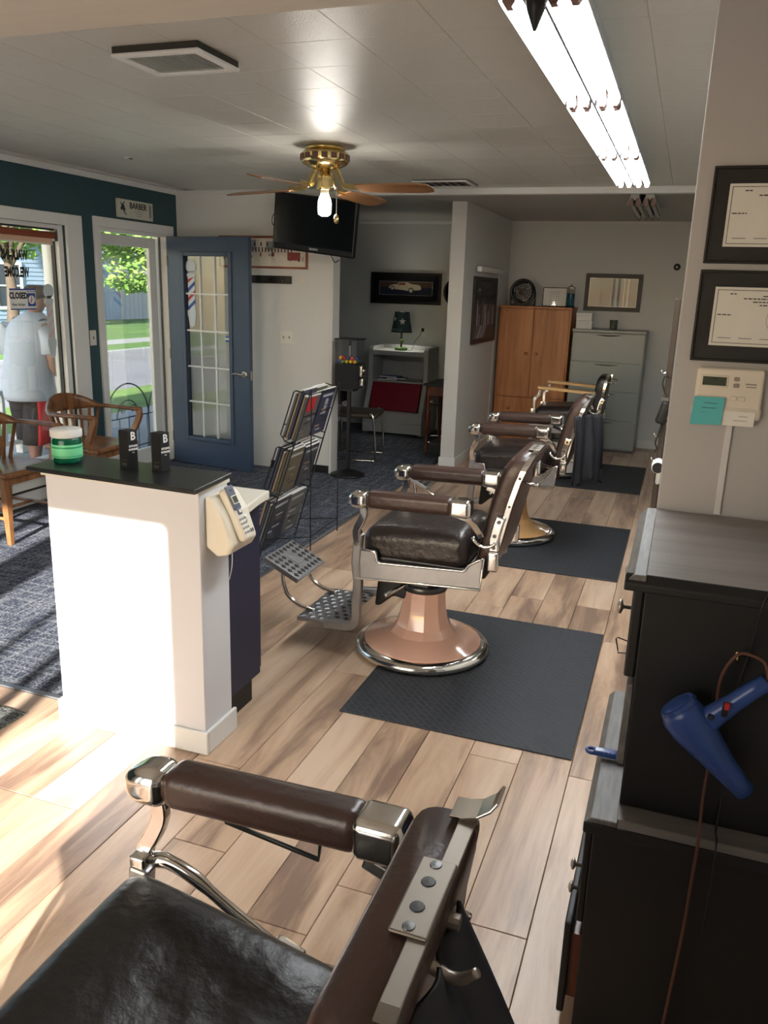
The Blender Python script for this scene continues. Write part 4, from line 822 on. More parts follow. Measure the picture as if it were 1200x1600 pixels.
# ------------------------------------------------------------------ on the shop window and teal wall
GX = XL-.069
t = thing('roller_blind', 'rolled up orange window blind at the window head', 'blind', (XL-.045, 3.95, 1.86)); b = W(t); b.cyl((XL-.045, 2.78, 1.925), (XL-.045, 5.085, 1.925), .024, 14); b.build('roll', 'blind_orange', t, smooth=True); W(t).box(XL-.052, XL-.048, 2.80, 5.06, 1.865, 1.912).build('fabric', 'blind_pale', t); W(t).box(XL-.056, XL-.042, 2.80, 5.06, 1.856, 1.868).build('bottom_bar', 'offwhite', t, bevel=.002); W(t).box(XL-.07, XL-.02, 5.078, 5.088, 1.885, 1.96).build('bracket', 'steel_dark', t)
t = thing('closed_sign', 'white CLOSED sign with clock dial hung on the shop window', 'sign', (GX+.012, 4.742, 1.40), 90)   # local x = +Y world
MB().box(-.125, .125, 0, .004, 0, .145).build('board', 'paper', t); MB().box(-.125, .125, -.001, 0, .135, .145).build('top_band', 'blue', t); MB().box(-.125, .125, -.001, 0, 0, .008).build('bottom_band', 'blue', t)
text('CLOSED', .058, 'ink_black', t, (-.043, -.001, .095), bold=.0022, sx=.80); text('Please Call Again', .021, 'ink', t, (-.045, -.001, .035), sx=.85); text('WILL RETURN', .013, 'blue', t, (.080, -.001, .125))
dl = MB().box(.044, .118, -.001, 0, .024, .114).build('dial_square', 'blue', t); MB().lathe([(.031, -.001), (.031, -.002), (.001, -.002)], 24, (.081, 0, .069), 'y').build('dial', 'paper', dl); MB().prism([(.078, .066), (.084, .066), (.083, .10), (.081, .104), (.079, .10)], -.003, -.002, 'y').build('hand', 'red', dl); MB().prism([(.083, .071), (.076, .072), (.066, .05), (.071, .046)], -.003, -.002, 'y').build('hand', 'red', dl)
t = thing('window_lettering', 'dark WALK-INS WELCOME lettering reversed on the shop window glass', 'lettering', (GX-.006, 4.713, 1.61), 90)
text('WALK-INS', .090, 'ink_black', t, (0, 0, .160), mirror=True, bold=.0048, sx=.58, ext=.0004); text('WELCOME', .090, 'ink_black', t, (.012, 0, .044), mirror=True, bold=.0048, sx=.52, ext=.0004)
def pole_decal(label, parent_loc, rz, H, m1, m2, capm, y=0.):
    t = thing('barber_pole_decal', label, 'decal', parent_loc, rz); s = H/.54; w = .036*s
    MB().lathe([(.052*s, 0), (.052*s, .0012)], 24, (0, 0, .485*s), 'y').build('globe', capm, t)
    MB().prism([(-.03*s, .43*s), (.03*s, .43*s), (.018*s, .452*s), (-.018*s, .452*s)], 0, .0012, 'y').build('collar', capm, t); MB().prism([(-w*1.25, .405*s), (w*1.25, .405*s), (w*1.2, .43*s), (-w*1.2, .43*s)], 0, .0012, 'y').build('upper_cap', capm, t)
    MB().prism([(-w, .14*s), (w, .14*s), (w, .405*s), (-w, .405*s)], .0002, .0010, 'y').build('barrel', capm, t)
    for k in range(4):
        z = .135*s+.072*s*k; st = MB().prism([(-w, z), (w, min(z+.06*s, .405*s)), (w, min(z+.092*s, .405*s)), (-w, z+.032*s)], 0, .0012, 'y').build('stripe', m1 if k % 2 == 0 else m2, t)
    MB().prism([(-w*1.25, .09*s), (w*1.25, .09*s), (w*1.25, .14*s), (-w*1.25, .14*s)], 0, .0012, 'y').build('lower_cap', m2 if m2 == 'blue' else capm, t); MB().prism([(-w*.8, .02*s), (0, 0), (w*.8, .02*s), (w*1.1, .09*s), (-w*1.1, .09*s)], 0, .0012, 'y').build('tip', capm, t)
    return t
mat('pale_pink', (222, 190, 184), .7); mat('pale_grey', (206, 212, 214), .7)
pole_decal('faded pink striped barber pole decal on the shop window', (GX-.004, 5.018, 1.04), 90, .545, 'pale_pink', 'pale_pink', 'pale_grey')
dp = Vector((-4.352, 6.415, 0))+Matrix.Rotation(R(-7.5), 3, 'Z') @ Vector((.245, -.0045, 1.24))
pole_decal('red white and blue barber pole decal on the open door glass', dp, -7.5, .58, 'blue', 'red', 'pale_grey')
dp = Vector((-4.352, 6.415, 0))+Matrix.Rotation(R(-7.5), 3, 'Z') @ Vector((.63, -.0045, 1.13))
t = thing('door_sticker', 'small round blue sticker on the open door glass', 'sticker', dp, -7.5); MB().lathe([(.028, 0), (.028, .001)], 20, (0, 0, .03), 'y').build('disc', 'label_blue' if 'label_blue' in MATS else 'blue_book', t); MB().box(-.03, .03, -.001, 0, .022, .038).build('band', 'paper', t)
t = thing('barber_sign', 'cream BARBER plaque above the street door', 'sign', (XL, 5.987, 2.112), 90)
MB().box(-.232, .232, -.022, -.001, 0, .142).build('board', 'sign_cream', t, bevel=.002); text('BARBER', .066, 'ink_black', t, (.03, -.0225, .098), bold=.0012, sx=.98, name='title'); MB().box(-.02, .10, -.0226, -.022, .058, .062).build('print_mark', 'ink_light', t); MB().box(.0, .08, -.0226, -.022, .040, .046).build('print_mark', 'ink_light', t); MB().box(.01, .07, -.0226, -.022, .022, .027).build('print_mark', 'ink_light', t); MB().box(.185, .195, -.0232, -.022, .02, .125).build('razor', 'ink', t); MB().box(.203, .207, -.0232, -.022, .03, .12).build('razor', 'ink', t)
for x, z, r_ in ((-.17, .085, .020), (-.185, .07, .014), (-.155, .065, .015)): MB().lathe([(r_, -.0222), (r_, -.0234), (.001, -.0234)], 14, (x, 0, z), 'y').build('emblem', 'ink', t)
MB().tube(smoothpath([(-.20, -.023, .115), (-.185, -.023, .10), (-.17, -.023, .105), (-.15, -.023, .12)], 3), .004, 6).build('emblem', 'ink', t); MB().prism([(-.165, .045), (-.13, .02), (-.125, .026), (-.155, .052)], -.0234, -.022, 'y').build('emblem', 'ink', t)
def plate(label, loc, rz, w, h, toggles):
    t = thing('switch_plate', label, 'switch', loc, rz); MB().box(-w/2, w/2, -.006, 0, 0, h).build('plate', 'outlet', t, bevel=.003)
    for x, z in toggles: MB().box(x-.005, x+.005, -.014, -.006, z-.011, z+.011).build('toggle', 'button_grey', t, bevel=.002)
plate('light switch plate on the narrow teal wall strip', (XL, 5.385, 1.12), 90, .075, .118, [(0, .06)]); plate('double light switch plate on the white wall beside the open door', (-3.293, 6.60, 1.125), 0, .125, .118, [(-.028, .06), (.028, .06)])
# ------------------------------------------------------------------ man outside
def skinmesh(name, m, parent, V, E, root, sub=2):
    me = bpy.data.meshes.new(name); me.from_pydata([v[:3] for v in V], E, []); o = bpy.data.objects.new(name, me); COL.objects.link(o)
    sk = o.modifiers.new('skin', 'SKIN'); sk.use_smooth_shade = True; 
    for i, v in enumerate(V): d = me.skin_vertices[0].data[i]; d.radius = (v[3], v[4] if len(v) > 4 else v[3]); d.use_root = (i == root)
    sb = o.modifiers.new('s', 'SUBSURF'); sb.levels = sub; sb.render_levels = sub
    dg = bpy.context.evaluated_depsgraph_get(); me2 = bpy.data.meshes.new_from_object(o.evaluated_get(dg)); bpy.data.objects.remove(o, do_unlink=True)
    for p in me2.polygons: p.use_smooth = True
    me2.materials.clear(); me2.materials.append(M(m)); o2 = bpy.data.objects.new(name, me2); COL.objects.link(o2); o2.parent = parent; return o2
pm = thing('person', 'man in white t-shirt and black shorts with red side panels walking past the window', 'person', (-5.5, 5.85, ZG), 0)
# local: +y walking direction, +x towards the shop; heights from the ground (about 1.70 m tall)
V = [(0, 0, .90, .15, .13), (0, .02, 1.05, .15, .13), (0, .05, 1.22, .165, .13), (0, .09, 1.36, .13, .10), (0, .13, 1.44, .062), (0, .17, 1.50, .058), (0, .20, 1.575, .088, .098), (0, .20, 1.64, .075, .088),
     (.20, .07, 1.335, .062), (.25, .04, 1.14, .052), (.265, .045, .985, .046), (.25, .18, .905, .038), (.24, .30, .835, .029), (.24, .345, .82, .03),
     (-.20, .10, 1.345, .062), (-.24, .16, 1.18, .05), (-.245, .24, 1.07, .044), (-.235, .38, 1.08, .034), (-.23, .47, 1.10, .026), (-.23, .51, 1.11, .03),
     (.10, -.01, .80, .095), (.115, -.04, .50, .062), (.115, -.09, .30, .060), (.115, -.12, .11, .036), (.115, -.10, .05, .04), (.115, .06, .035, .035),
     (-.10, .02, .80, .095), (-.11, .12, .50, .062), (-.11, .11, .30, .058), (-.11, .13, .11, .036), (-.11, .15, .05, .04), (-.11, .31, .035, .035)]
E_ = [(0, 1), (1, 2), (2, 3), (3, 4), (4, 5), (5, 6), (6, 7), (3, 8), (8, 9), (9, 10), (10, 11), (11, 12), (12, 13), (3, 14), (14, 15), (15, 16), (16, 17), (17, 18), (18, 19), (0, 20), (20, 21), (21, 22), (22, 23), (23, 24), (24, 25), (0, 26), (26, 27), (27, 28), (28, 29), (29, 30), (30, 31)]
def fingers(hx, hy, hz, s):
    global V, E_
    wrist = 13 if s > 0 else 19
    for k in range(4):
        i = len(V); dx = -.027+.018*k; L = (.060, .072, .068, .052)[k]
        V += [(hx+dx*.5, hy+.03, hz-.01+dx*.4, .012), (hx+dx*.6, hy+.03+L*.55, hz-.028+dx*.4, .009), (hx+dx*.6-.004, hy+.03+L*.9, hz-.052+dx*.4, .008)]; E_ += [(wrist, i), (i, i+1), (i+1, i+2)]
    i = len(V); V += [(hx-s*.028, hy+.008, hz+.004, .012), (hx-s*.04, hy+.042, hz-.012, .009)]; E_ += [(wrist, i), (i, i+1)]
fingers(.24, .345, .82, 1); fingers(-.23, .51, 1.11, -1)
body = skinmesh('body', 'skin', pm, V, E_, 0)
def ring(c, rx_, ry_, ax=None, n=20):
    c = Vector(c); u, v = (Vector((1, 0, 0)), Vector((0, 1, 0))) if ax is None else (Vector(ax).orthogonal().normalized(), None)
    if v is None: v = Vector(ax).normalized().cross(u)
    return [c+u*rx_*math.cos(2*PI*k/n)+v*ry_*math.sin(2*PI*k/n) for k in range(n)]
b = MB().loft([ring((0, .02, .715), .232, .215), ring((0, .015, .76), .235, .22), ring((0, .01, .86), .228, .215), ring((0, .02, .98), .222, .205), ring((0, .04, 1.12), .222, .192), ring((0, .06, 1.24), .225, .172), ring((0, .08, 1.33), .225, .165), ring((0, .095, 1.395), .19, .145), ring((0, .118, 1.45), .115, .105), ring((0, .135, 1.475), .075, .078)])
for s in (-1, 1):
    p = [(s*.14, .085, 1.35), (s*.205, .07, 1.325), (s*.238, .055, 1.23), (s*.252, .045 if s > 0 else .09, 1.12)]; r_ = (.085, .098, .092, .094)
    b.loft([ring(q, w, w, Vector(p[min(i+1, 3)])-Vector(p[max(i-1, 0)])) for i, (q, w) in enumerate(zip(p, r_))])
b.build('t_shirt', 'tee', pm, smooth=True)
b = MB().loft([ring((0, .01, .90), .19, .165), ring((0, .005, .80), .205, .185), ring((0, .0, .70), .20, .18)])
legs = {1: [(.095, -.005, .74, .118), (.11, -.02, .60, .128), (.118, -.045, .44, .128), (.12, -.06, .33, .130)], -1: [(-.095, .015, .74, .118), (-.108, .06, .60, .128), (-.112, .10, .44, .128), (-.115, .115, .33, .130)]}
for s in (1, -1): b.loft([ring((x, y, z), w, w*1.08) for x, y, z, w in legs[s]])
sh_ = b.build('shorts', 'shorts_black', pm, smooth=True)
b = MB(); rings = []
for x, y, z, w in legs[1]:
    A0 = [R(-48+11*k) for k in range(6)]; rings.append([(x+w*1.03*math.cos(a), y+w*1.1*math.sin(a), z) for a in A0]+[(x+w*.93*math.cos(a), y+w*1.0*math.sin(a), z) for a in reversed(A0)])
b.loft(rings).build('side_panel', 'shorts_red', sh_, smooth=True)
MB().rbox((0, .185, 1.645), (.172, .205, .13), .06, 4, 2).build('hair', 'hair', pm, smooth=True)
MB().rbox((0, .302, 1.565), (.022, .03, .045), .01, 2, 1).build('nose', 'skin', pm, smooth=True)
for s in (-1, 1):
    MB().rbox((s*.092, .195, 1.575), (.018, .045, .06), .008, 2, 1).build('ear', 'skin', pm, smooth=True); MB().rbox((s*.035, .288, 1.60), (.022, .012, .012), .005, 2, 1).build('eye', 'hair', pm, smooth=True)
MB().rbox((0, .29, 1.525), (.045, .012, .01), .004, 2, 1).build('mouth', 'car_red', pm, smooth=True)
for x, y in ((.115, -.03), (-.11, .22)): MB().rbox((x, y, .045), (.095, .27, .09), .03, 3, 3, deform=lambda p: Vector((p.x, p.y, p.z*(1-.25*max(0, p.y/.13))))).build('shoe', 'shoe', pm, smooth=True)
# ------------------------------------------------------------------ white wall by the open door
def framed(name, label, loc, rz, w, h, fw_, depth, fm, matm=None, mw=0., printm='paper', lean=0., gl=True, cat='picture'):
    t = thing(name, label, cat, loc, rz); t.rotation_euler[0] = R(lean); b = MB()
    for a, c, e, g in ((-w/2, w/2, 0, fw_), (-w/2, w/2, h-fw_, h), (-w/2, -w/2+fw_, fw_, h-fw_), (w/2-fw_, w/2, fw_, h-fw_)): b.box(a, c, -depth, -.001, e, g)
    b.build('frame', fm, t, bevel=.002)
    if matm: MB().box(-w/2+fw_, w/2-fw_, -depth*.5, -.002, fw_, h-fw_).build('mat_board', matm, t)
    m_ = fw_+mw; MB().box(-w/2+m_, w/2-m_, -depth*.5-.001, -depth*.5 if matm else -.002, m_, h-m_).build('print', printm, t)
    if gl: MB().box(-w/2+fw_, w/2-fw_, -depth*.8-.001, -depth*.8, fw_, h-fw_).build('glass', 'frame_glass', t)
    t['_y'] = -depth*.5-.001; return t
def ink(t, x0, x1, z0, z1, m, name='print_shape', k=0): y = t['_y']; return MB().box(x0, x1, y-.0012-.0004*k, y, z0, z1).build(name, m, t)
def inkpoly(t, poly, m, name='print_shape', k=0): y = t['_y']; return MB().prism(poly, y-.0012-.0004*k, y, 'y').build(name, m, t)
t = framed('street_print', 'wood framed street parade print half hidden behind the television', (-3.52, 6.60, 1.762), 0, .86, .268, .018, .018, 'frame_wood', None, 0, 'print_cream'); rnd = random.Random(5)
for k in range(7): x = -.39+.085*k; ink(t, x, x+.07, .15, .235-.006*(k % 3), 'print_grey' if k % 2 else 'offwhite', 'building')
for k in range(22): x = -.38+.031*k; ink(t, x, x+.012, .135, .175, 'print_brown', 'window_mark', 1); 
for k in range(12): x = -.38+.06*k; ink(t, x, x+.014, .185, .215, 'print_brown', 'window_mark', 1)
for k in range(26): x = rnd.uniform(-.40, .38); z = rnd.uniform(.055, .115); ink(t, x, x+rnd.uniform(.012, .03), z, z+rnd.uniform(.015, .035), rnd.choice(['brick_red', 'print_brown', 'print_dark', 'print_grey']), 'figure_mark', 2)
ink(t, .24, .36, .07, .135, 'brick_red', 'wagon', 3)
t = thing('coat_rail', 'black coat rail board on the white wall beside the open door', 'coat rail', (-3.44, 6.60, 1.637)); MB().box(-.20, .196, -.022, 0, 0, .066).build('board', 'black', t, bevel=.003)
for x in (-.12, 0, .12): MB().lathe([(.009, -.022), (.010, -.03), (.004, -.036)], 10, (x, 0, .03), 'y').build('peg', 'black_gloss', t)
t = thing('wall_hook', 'small clear hook on the white wall beside the coat rail', 'hook', (-3.134, 6.60, 1.635)); MB().box(-.012, .012, -.004, 0, 0, .055).build('plate', 'offwhite', t, bevel=.002); MB().tube(arc((-.012, .014), .012, 180, 360, 6, 'yz'), .003, 6).build('prong', 'offwhite', t)
# television
t = thing('television', 'black flat television tilted on a bracket beside the ceiling fan bulb', 'television', (-2.865, 6.25, 2.095)); t.rotation_euler = (R(6), R(6.2), R(4)); w, h = .70, .43
MB().rbox((0, 0, 0), (w, .06, h), .014, 3, 2).build('cabinet', 'black_gloss', t, smooth=False); MB().box(-w/2+.03, w/2-.03, -.0315, -.03, -h/2+.055, h/2-.028).build('screen', 'tv_screen', t); MB().rbox((0, .045, 0), (w*.7, .04, h*.7), .015, 2, 1).build('rear_housing', 'black', t)
MB().box(-w/2+.015, w/2-.015, -.0312, -.030, -h/2+.012, -h/2+.05).build('speaker_bar', 'black_matte', t); text('SANYO', .022, 'silver_ink', t, (.01, -.0318, -h/2+.030), name='maker_name', bold=.0008); MB().box(-.235, -.205, -.0318, -.031, -h/2+.034, -h/2+.038).build('badge', 'ink', t)
MB().tube(smoothpath([(-w/2+.01, .03, .06), (-w/2-.03, .03, .03), (-w/2-.035, .03, -.03), (-w/2+.0, .03, -.06)], 4), .004, 6).build('cable', 'black', t)
b = MB(); b.obox((.0, .12, 0), (.05, .12, .10)); b.obox((0, .22, 0), (.05, .22, .04)); b.build('bracket_arm', 'black', t, bevel=.004); MB().tube(smoothpath([(.12, .06, -.2), (.16, .07, -.27), (.19, .09, -.25)], 4), .004, 6).build('cable', 'black', t)
# ------------------------------------------------------------------ gumball machine
t = thing('gumball_machine', 'black gumball machine with clear canister on a pole stand', 'gumball machine', (-2.69, 6.60, .004), 0)
MB().lathe([(.155, 0), (.155, .012), (.11, .03), (.05, .05), (.022, .06)], 28).build('stand_base', 'black', t, smooth=True); MB().cyl((0, 0, .05), (0, 0, .77), .019, 12).build('pole', 'black', t); MB().box(-.06, .06, -.06, .06, .755, .78).build('pole_plate', 'black', t)
MB().box(-.10, .10, -.095, .095, .78, .99).build('body', 'black_matte', t, bevel=.006)
b = MB(); 
for a, c, e, g in ((-.10, .10, -.095, -.092), (-.10, .10, .092, .095), (-.10, -.097, -.092, .092), (.097, .10, -.092, .092)): b.box(a, c, e, g, .99, 1.19)
b.build('canister', 'acrylic', t); MB().box(-.108, .108, -.10, .10, 1.188, 1.20).build('lid', 'black', t, bevel=.003); MB().cyl((0, 0, .99), (0, 0, 1.188), .006, 8).build('rod', 'nickel', t); MB().cyl((0, 0, 1.14), (0, 0, 1.188), .012, 8).build('rod_nut', 'black', t)
mc = MB().rbox((.118, -.02, .93), (.04, .075, .10), .012, 3, 1).build('coin_mechanism', 'chrome', t, smooth=True); MB().rbox((.138, -.02, .935), (.03, .03, .03), .012, 3, 1).build('coin_knob', 'chrome', mc, smooth=True); MB().rbox((.122, -.02, .835), (.05, .06, .075), .014, 3, 1).build('chute_door', 'chrome', mc, smooth=True)
rnd = random.Random(9); gm = {}
for k in range(26):
    i, j, l_ = k % 5, (k//5) % 4, k//20; key = rnd.choice(['ball0', 'ball1', 'ball2', 'ball3', 'ball4', 'ball0'])
    if key not in gm: gm[key] = MB().lathe([(.001, -.0165), (.0095, -.0135), (.0150, -.006), (.0150, .006), (.0095, .0135), (.001, .0165)], 10).build('gumball', key, None, smooth=True, recenter=False)
    o = gm[key]
    if o.get('label'): o = o.copy(); COL.objects.link(o)
    o.location = (-2.69-.072+.036*i+(.014 if l_ else 0), 6.60-.068+.042*j, .004+.99+.018+.03*l_); cn = {'ball0': 'red', 'ball1': 'orange', 'ball2': 'yellow', 'ball3': 'blue', 'ball4': 'green'}[key]
    tag(o, '%s gumball lying in the clear canister' % cn, 'gumball', 'gumballs in the canister, %s' % cn)
# ------------------------------------------------------------------ children's corner
def sled_chair(label, loc, rz):
    t = thing('chrome_chair', label, 'chair', loc, rz, 'black chrome framed chairs')
    def bow(p): return Vector((p.x, p.y+.05*(p.x/.2)**2*-1+.04*p.z, p.z))
    MB().rbox((0, .19, .70), (.40, .035, .34), .016, 3, 4, deform=bow).build('backrest', 'black', t, smooth=True); MB().rbox((0, -.02, .44), (.42, .42, .05), .02, 3, 3).build('seat', 'station_brown', t, smooth=True)
    for s in (-1, 1): MB().tube(smoothpath([(s*.20, .20, .86), (s*.215, .20, .50), (s*.22, .21, .30), (s*.22, .22, .03), (s*.22, .18, .012), (s*.22, -.18, .012), (s*.22, -.225, .04), (s*.22, -.20, .42), (s*.215, -.15, .455)], 4), .0115, 8).build('side_frame', 'chrome', t, smooth=True)
    MB().cyl((-.215, .20, .47), (.215, .20, .47), .010, 8).build('cross_bar', 'chrome', t)
sled_chair('black chair with chrome frame behind the gumball machine', (-2.93, 7.42, .004), 100); sled_chair('black chair with chrome frame beside the small wooden table', (-2.36, 8.72, .004), -80)
t = thing('toy_bookshelf', 'grey moulded plastic toy box bookshelf with red lid in the corner', 'toy storage', (-3.03, 8.8, .004)); x0, x1 = -.375, .345
prof = [(0, 0), (-.03, .02), (-.03, .125), (-.022, .132), (-.03, .14), (-.03, .255), (.0, .275), (.13, .575), (.13, .96), (.16, .985), (.52, .985), (.52, 0)]
for a, c in ((x0, x0+.055), (x1-.055, x1)): MB().prism(prof, a, c, 'x').build('side_panel', 'plastic_grey', t, bevel=.018, seg=3)
b = MB(); xa, xb = x0+.05, x1-.05
b.prism([(-.03, .02), (-.03, .125), (-.022, .132), (-.03, .14), (-.03, .25), (.0, .27), (.03, .25), (.03, .02)], xa, xb, 'x'); b.build('front_panel', 'plastic_grey', t, bevel=.008)
MB().box(xa, xb, .14, .50, .578, .60).build('shelf', 'plastic_grey', t, bevel=.006); MB().box(xa, xb, .48, .52, .02, .93).build('back_panel', 'plastic_grey', t); MB().box(xa, xb, .12, .52, .885, .945).build('top', 'plastic_grey', t, bevel=.014, seg=3); b = MB(); b.box(x0, x1, .49, .525, .94, .99); b.build('gallery', 'plastic_grey', t, bevel=.01)
MB().rbox((x0+.20, .475, .76), (.22, .012, .09), .005, 2, 1).build('moulded_panel', 'plastic_grey', t); MB().rbox((x0+.46, .475, .76), (.24, .012, .09), .005, 2, 1).build('moulded_panel', 'plastic_grey', t); MB().box(-.06, .02, -.037, -.028, .10, .175).build('badge', 'plastic_grey', t, bevel=.01)
al = math.atan2(.305, .13); ld = MB().rbox((-.015, .062, .425), (.585, .035, .335), .014, 3, 4, rot=Matrix.Rotation(-(PI/2-al), 3, 'X')).build('lid', 'plastic_lid', t, smooth=True)
for k, (dx, rz_, m_, lab) in enumerate(((-.24, 4, 'blue_book', 'blue book lying lowest on the grey toy shelf'), (-.22, -6, 'blue_book', 'blue book lying topmost on the grey toy shelf'), (-.14, 9, 'mag_black', 'dark book lying between two blue books on the toy shelf'))):
    bk_ = thing('book', lab, 'book', (-3.03+dx+.09, 8.8+.24, .004+.60+.016*(0, 2, 1)[k]), rz_, 'books on the toy shelf'); MB().box(-.11, .11, -.08, .08, 0, .015).build('cover', m_, bk_, bevel=.002); MB().box(-.112, .108, -.083, -.078, .002, .013).build('pages', 'paper', bk_)
# lamp
t = thing('table_lamp', 'lamp with dark starred shade and green base standing on the toy shelf', 'lamp', (-3.045, 9.02, .949))
MB().lathe([(.07, 0), (.075, .01), (.072, .03), (.03, .034)], 20).build('base', 'lamp_green', t, smooth=True); MB().cyl((0, 0, .03), (0, 0, .26), .011, 10).build('stem', 'black', t); MB().rbox((.01, -.01, .10), (.03, .03, .05), .01, 2, 1).build('figure', 'lamp_green', t, smooth=True)
sh = MB(); rings = [];
sh.lathe([(.118, .205), (.082, .425)], 32, cap=False); sh.lathe([(.115, .205), (.079, .425)], 32, cap=False); s_o = sh.build('shade', 'shade', t, smooth=True)
for z, r_ in ((.205, .119), (.425, .083)): MB().tube([(r_*math.cos(2*PI*k/32), r_*math.sin(2*PI*k/32), z) for k in range(32)], .004, 6, True).build('rim', 'black', s_o)
def star(a0, zc, r, m_):
    b = MB(); R0 = lambda z: .118-.036*(z-.205)/.22+.0015; pts = []
    for k in range(10):
        rr2 = r if k % 2 == 0 else r*.45; an = PI/2+k*PI/5; u, v = rr2*math.cos(an), rr2*math.sin(an); z = zc+v; ra = R0(z); pts.append((z, a0+u/ra, ra))
    f = lambda p, d: Vector(((p[2]+d)*math.cos(p[1]), (p[2]+d)*math.sin(p[1]), p[0])); b.loft([[f(p, 0) for p in pts], [f(p, .002) for p in pts]]); return b
star(R(-68), .325, .040, 'star').build('star', 'star', s_o); star(R(-125), .35, .026, 'star').build('star', 'star', s_o); star(R(20), .33, .04, 'star').build('star', 'star', s_o)
for k, cc in enumerate('WORLD'):
    a = R(-130+13*k); ra = .118-.036*(.03)/.22+.002; text(cc, .034, 'print_grey', s_o, (ra*math.cos(a), ra*math.sin(a), .232), (90, 0, math.degrees(a)+90), name='letter')
MB().lathe([(.012, .255), (.03, .29), (.032, .32), (.02, .345), (.001, .35)], 14).build('bulb', 'lamp_bulb', t, smooth=True)
MB().tube(smoothpath([(.04, .02, .02), (.10, -.03, .006), (.13, .0, .012), (.13, .1, .10), (.14, .25, .16), (.13, .34, .20)], 4), .003, 6).build('cord', 'black', t)
t = thing('wall_outlet', 'white wall outlet beside the starred lamp', 'outlet', (-2.905, YF, 1.09)); MB().box(-.035, .035, -.006, 0, 0, .115).build('plate', 'outlet', t, bevel=.003); MB().box(-.016, .016, -.03, -.006, .06, .10).build('plug', 'black', t, bevel=.004)
# car picture
t = framed('car_picture', 'black framed photograph of a cream vintage sports car above the lamp', (-3.137, YF, 1.457), 0, .868, .354, .03, .025, 'black', 'black_matte', .072, 'print_blue')
ink(t, -.325, .325, .100, .104, 'silver_ink', 'mat_edge', 3); ink(t, -.325, .325, .252, .256, 'silver_ink', 'mat_edge', 3); ink(t, -.327, -.323, .10, .256, 'silver_ink', 'mat_edge', 3); ink(t, .323, .327, .10, .256, 'silver_ink', 'mat_edge', 3)
inkpoly(t, [(-.32, .19), (.32, .19), (.32, .25), (-.32, .25)], 'print_brown', 'background'); inkpoly(t, [(-.21, .178), (-.20, .205), (-.15, .222), (-.10, .226), (-.085, .245), (.02, .248), (.07, .228), (.16, .220), (.185, .20), (.19, .168), (.15, .160), (.06, .158), (.03, .150), (-.02, .158), (-.14, .168)], 'car_cream', 'car_body', 1); inkpoly(t, [(-.10, .216), (-.075, .238), (-.01, .24), (.0, .218)], 'car_red', 'car_interior', 2)
for x, z, r_ in ((-.165, .178, .026), (.065, .155, .033)):
    MB().lathe([(r_, t['_y']), (r_, t['_y']-.0022), (.001, t['_y']-.0022)], 18, (x, 0, z), 'y').build('car_wheel', 'print_dark', t); MB().lathe([(r_*.68, t['_y']-.002), (r_*.68, t['_y']-.0028), (.001, t['_y']-.0028)], 16, (x, 0, z), 'y').build('wheel_disc', 'offwhite', t)
t = thing('wall_clock', 'round black wall clock partly behind the white column', 'clock', (-2.50, YF, 1.44)); MB().lathe([(.17, -.001), (.17, -.03), (.15, -.04), (.148, -.03)], 32, (0, 0, .17), 'y').build('case', 'black', t, smooth=True); MB().lathe([(.148, -.02), (.148, -.03), (.001, -.03)], 32, (0, 0, .17), 'y').build('face', 'print_dark', t)
MB().box(-.004, .004, -.033, -.03, .17, .28).build('hand', 'paper', t); MB().obox((.03, -.032, .19), (.07, .003, .007), Matrix.Rotation(R(-35), 3, 'Y')).build('hand', 'paper', t)
# small table
t = thing('side_table', 'small wooden table with turned legs behind the white column', 'table', (-2.24, 8.12, .004)); MB().box(-.16, .155, -.28, .28, .695, .718).build('top', 'print_dark', t, bevel=.006); b = MB(); b.box(-.13, .13, -.25, .25, .60, .695); b.build('apron', 'walnut_leg', t, bevel=.003)
for sx in (-1, 1):
    for sy in (-1, 1): MB().lathe([(.016, 0), (.02, .01), (.014, .03), (.017, .20), (.024, .36), (.027, .44), (.018, .47), (.026, .49), (.018, .51), (.024, .53), (.026, .60), (.026, .69)], 14, (sx*.115, sy*.23, 0)).build('leg', 'walnut_leg', t, smooth=True)
t = thing('step_box', 'low dark box on the carpet under the small table', 'box', (-2.24, 8.0, .004)); MB().box(-.09, .13, -.09, .24, 0, .10).build('case', 'print_dark', t, bevel=.006); MB().box(-.095, .135, -.095, .245, .10, .118).build('lid', 'station_brown', t, bevel=.003)
# partition pictures
t = framed('skyline_picture', 'black framed silver city skyline picture on the partition wall', (-1.93, 8.27, 1.13), 90, 1.0, .635, .03, .022, 'black', None, 0, 'print_dark'); rnd = random.Random(21)
for k in range(34):
    x = -.40+.024*k; hh = rnd.uniform(.1, .34)*(1-.5*abs(x+.0)); ink(t, x, x+.014, .17, .17+hh, rnd.choice(['ink', 'silver_ink', 'ink_light', 'print_dark']), 'tower', k % 3)
for k in range(14): x = -.42+.03*k; inkpoly(t, [(x, .05), (x+.012, .05), (x+.16, .17), (x+.15, .17)], rnd.choice(['ink_light', 'silver_ink', 'ink']), 'light_trail', k % 3)
ink(t, -.30, -.22, .50, .525, 'ink_light', 'title_mark')
t = thing('picture_light', 'white tubular picture light above the skyline picture', 'light', (-1.93, 8.30, 1.80), 90); MB().rbox((0, -.045, .03), (1.0, .05, .05), .012, 3, 2).build('hood', 'white_gloss', t, smooth=True); MB().box(-.05, .05, -.03, -.001, .005, .055).build('bracket', 'white', t)
MB().tube(smoothpath([(.493, -.02, .02), (.50, -.006, -.4), (.49, -.006, -.9), (.47, -.006, -1.35), (.48, -.006, -1.58)], 4), .0035, 6).build('cord', 'paper', t)
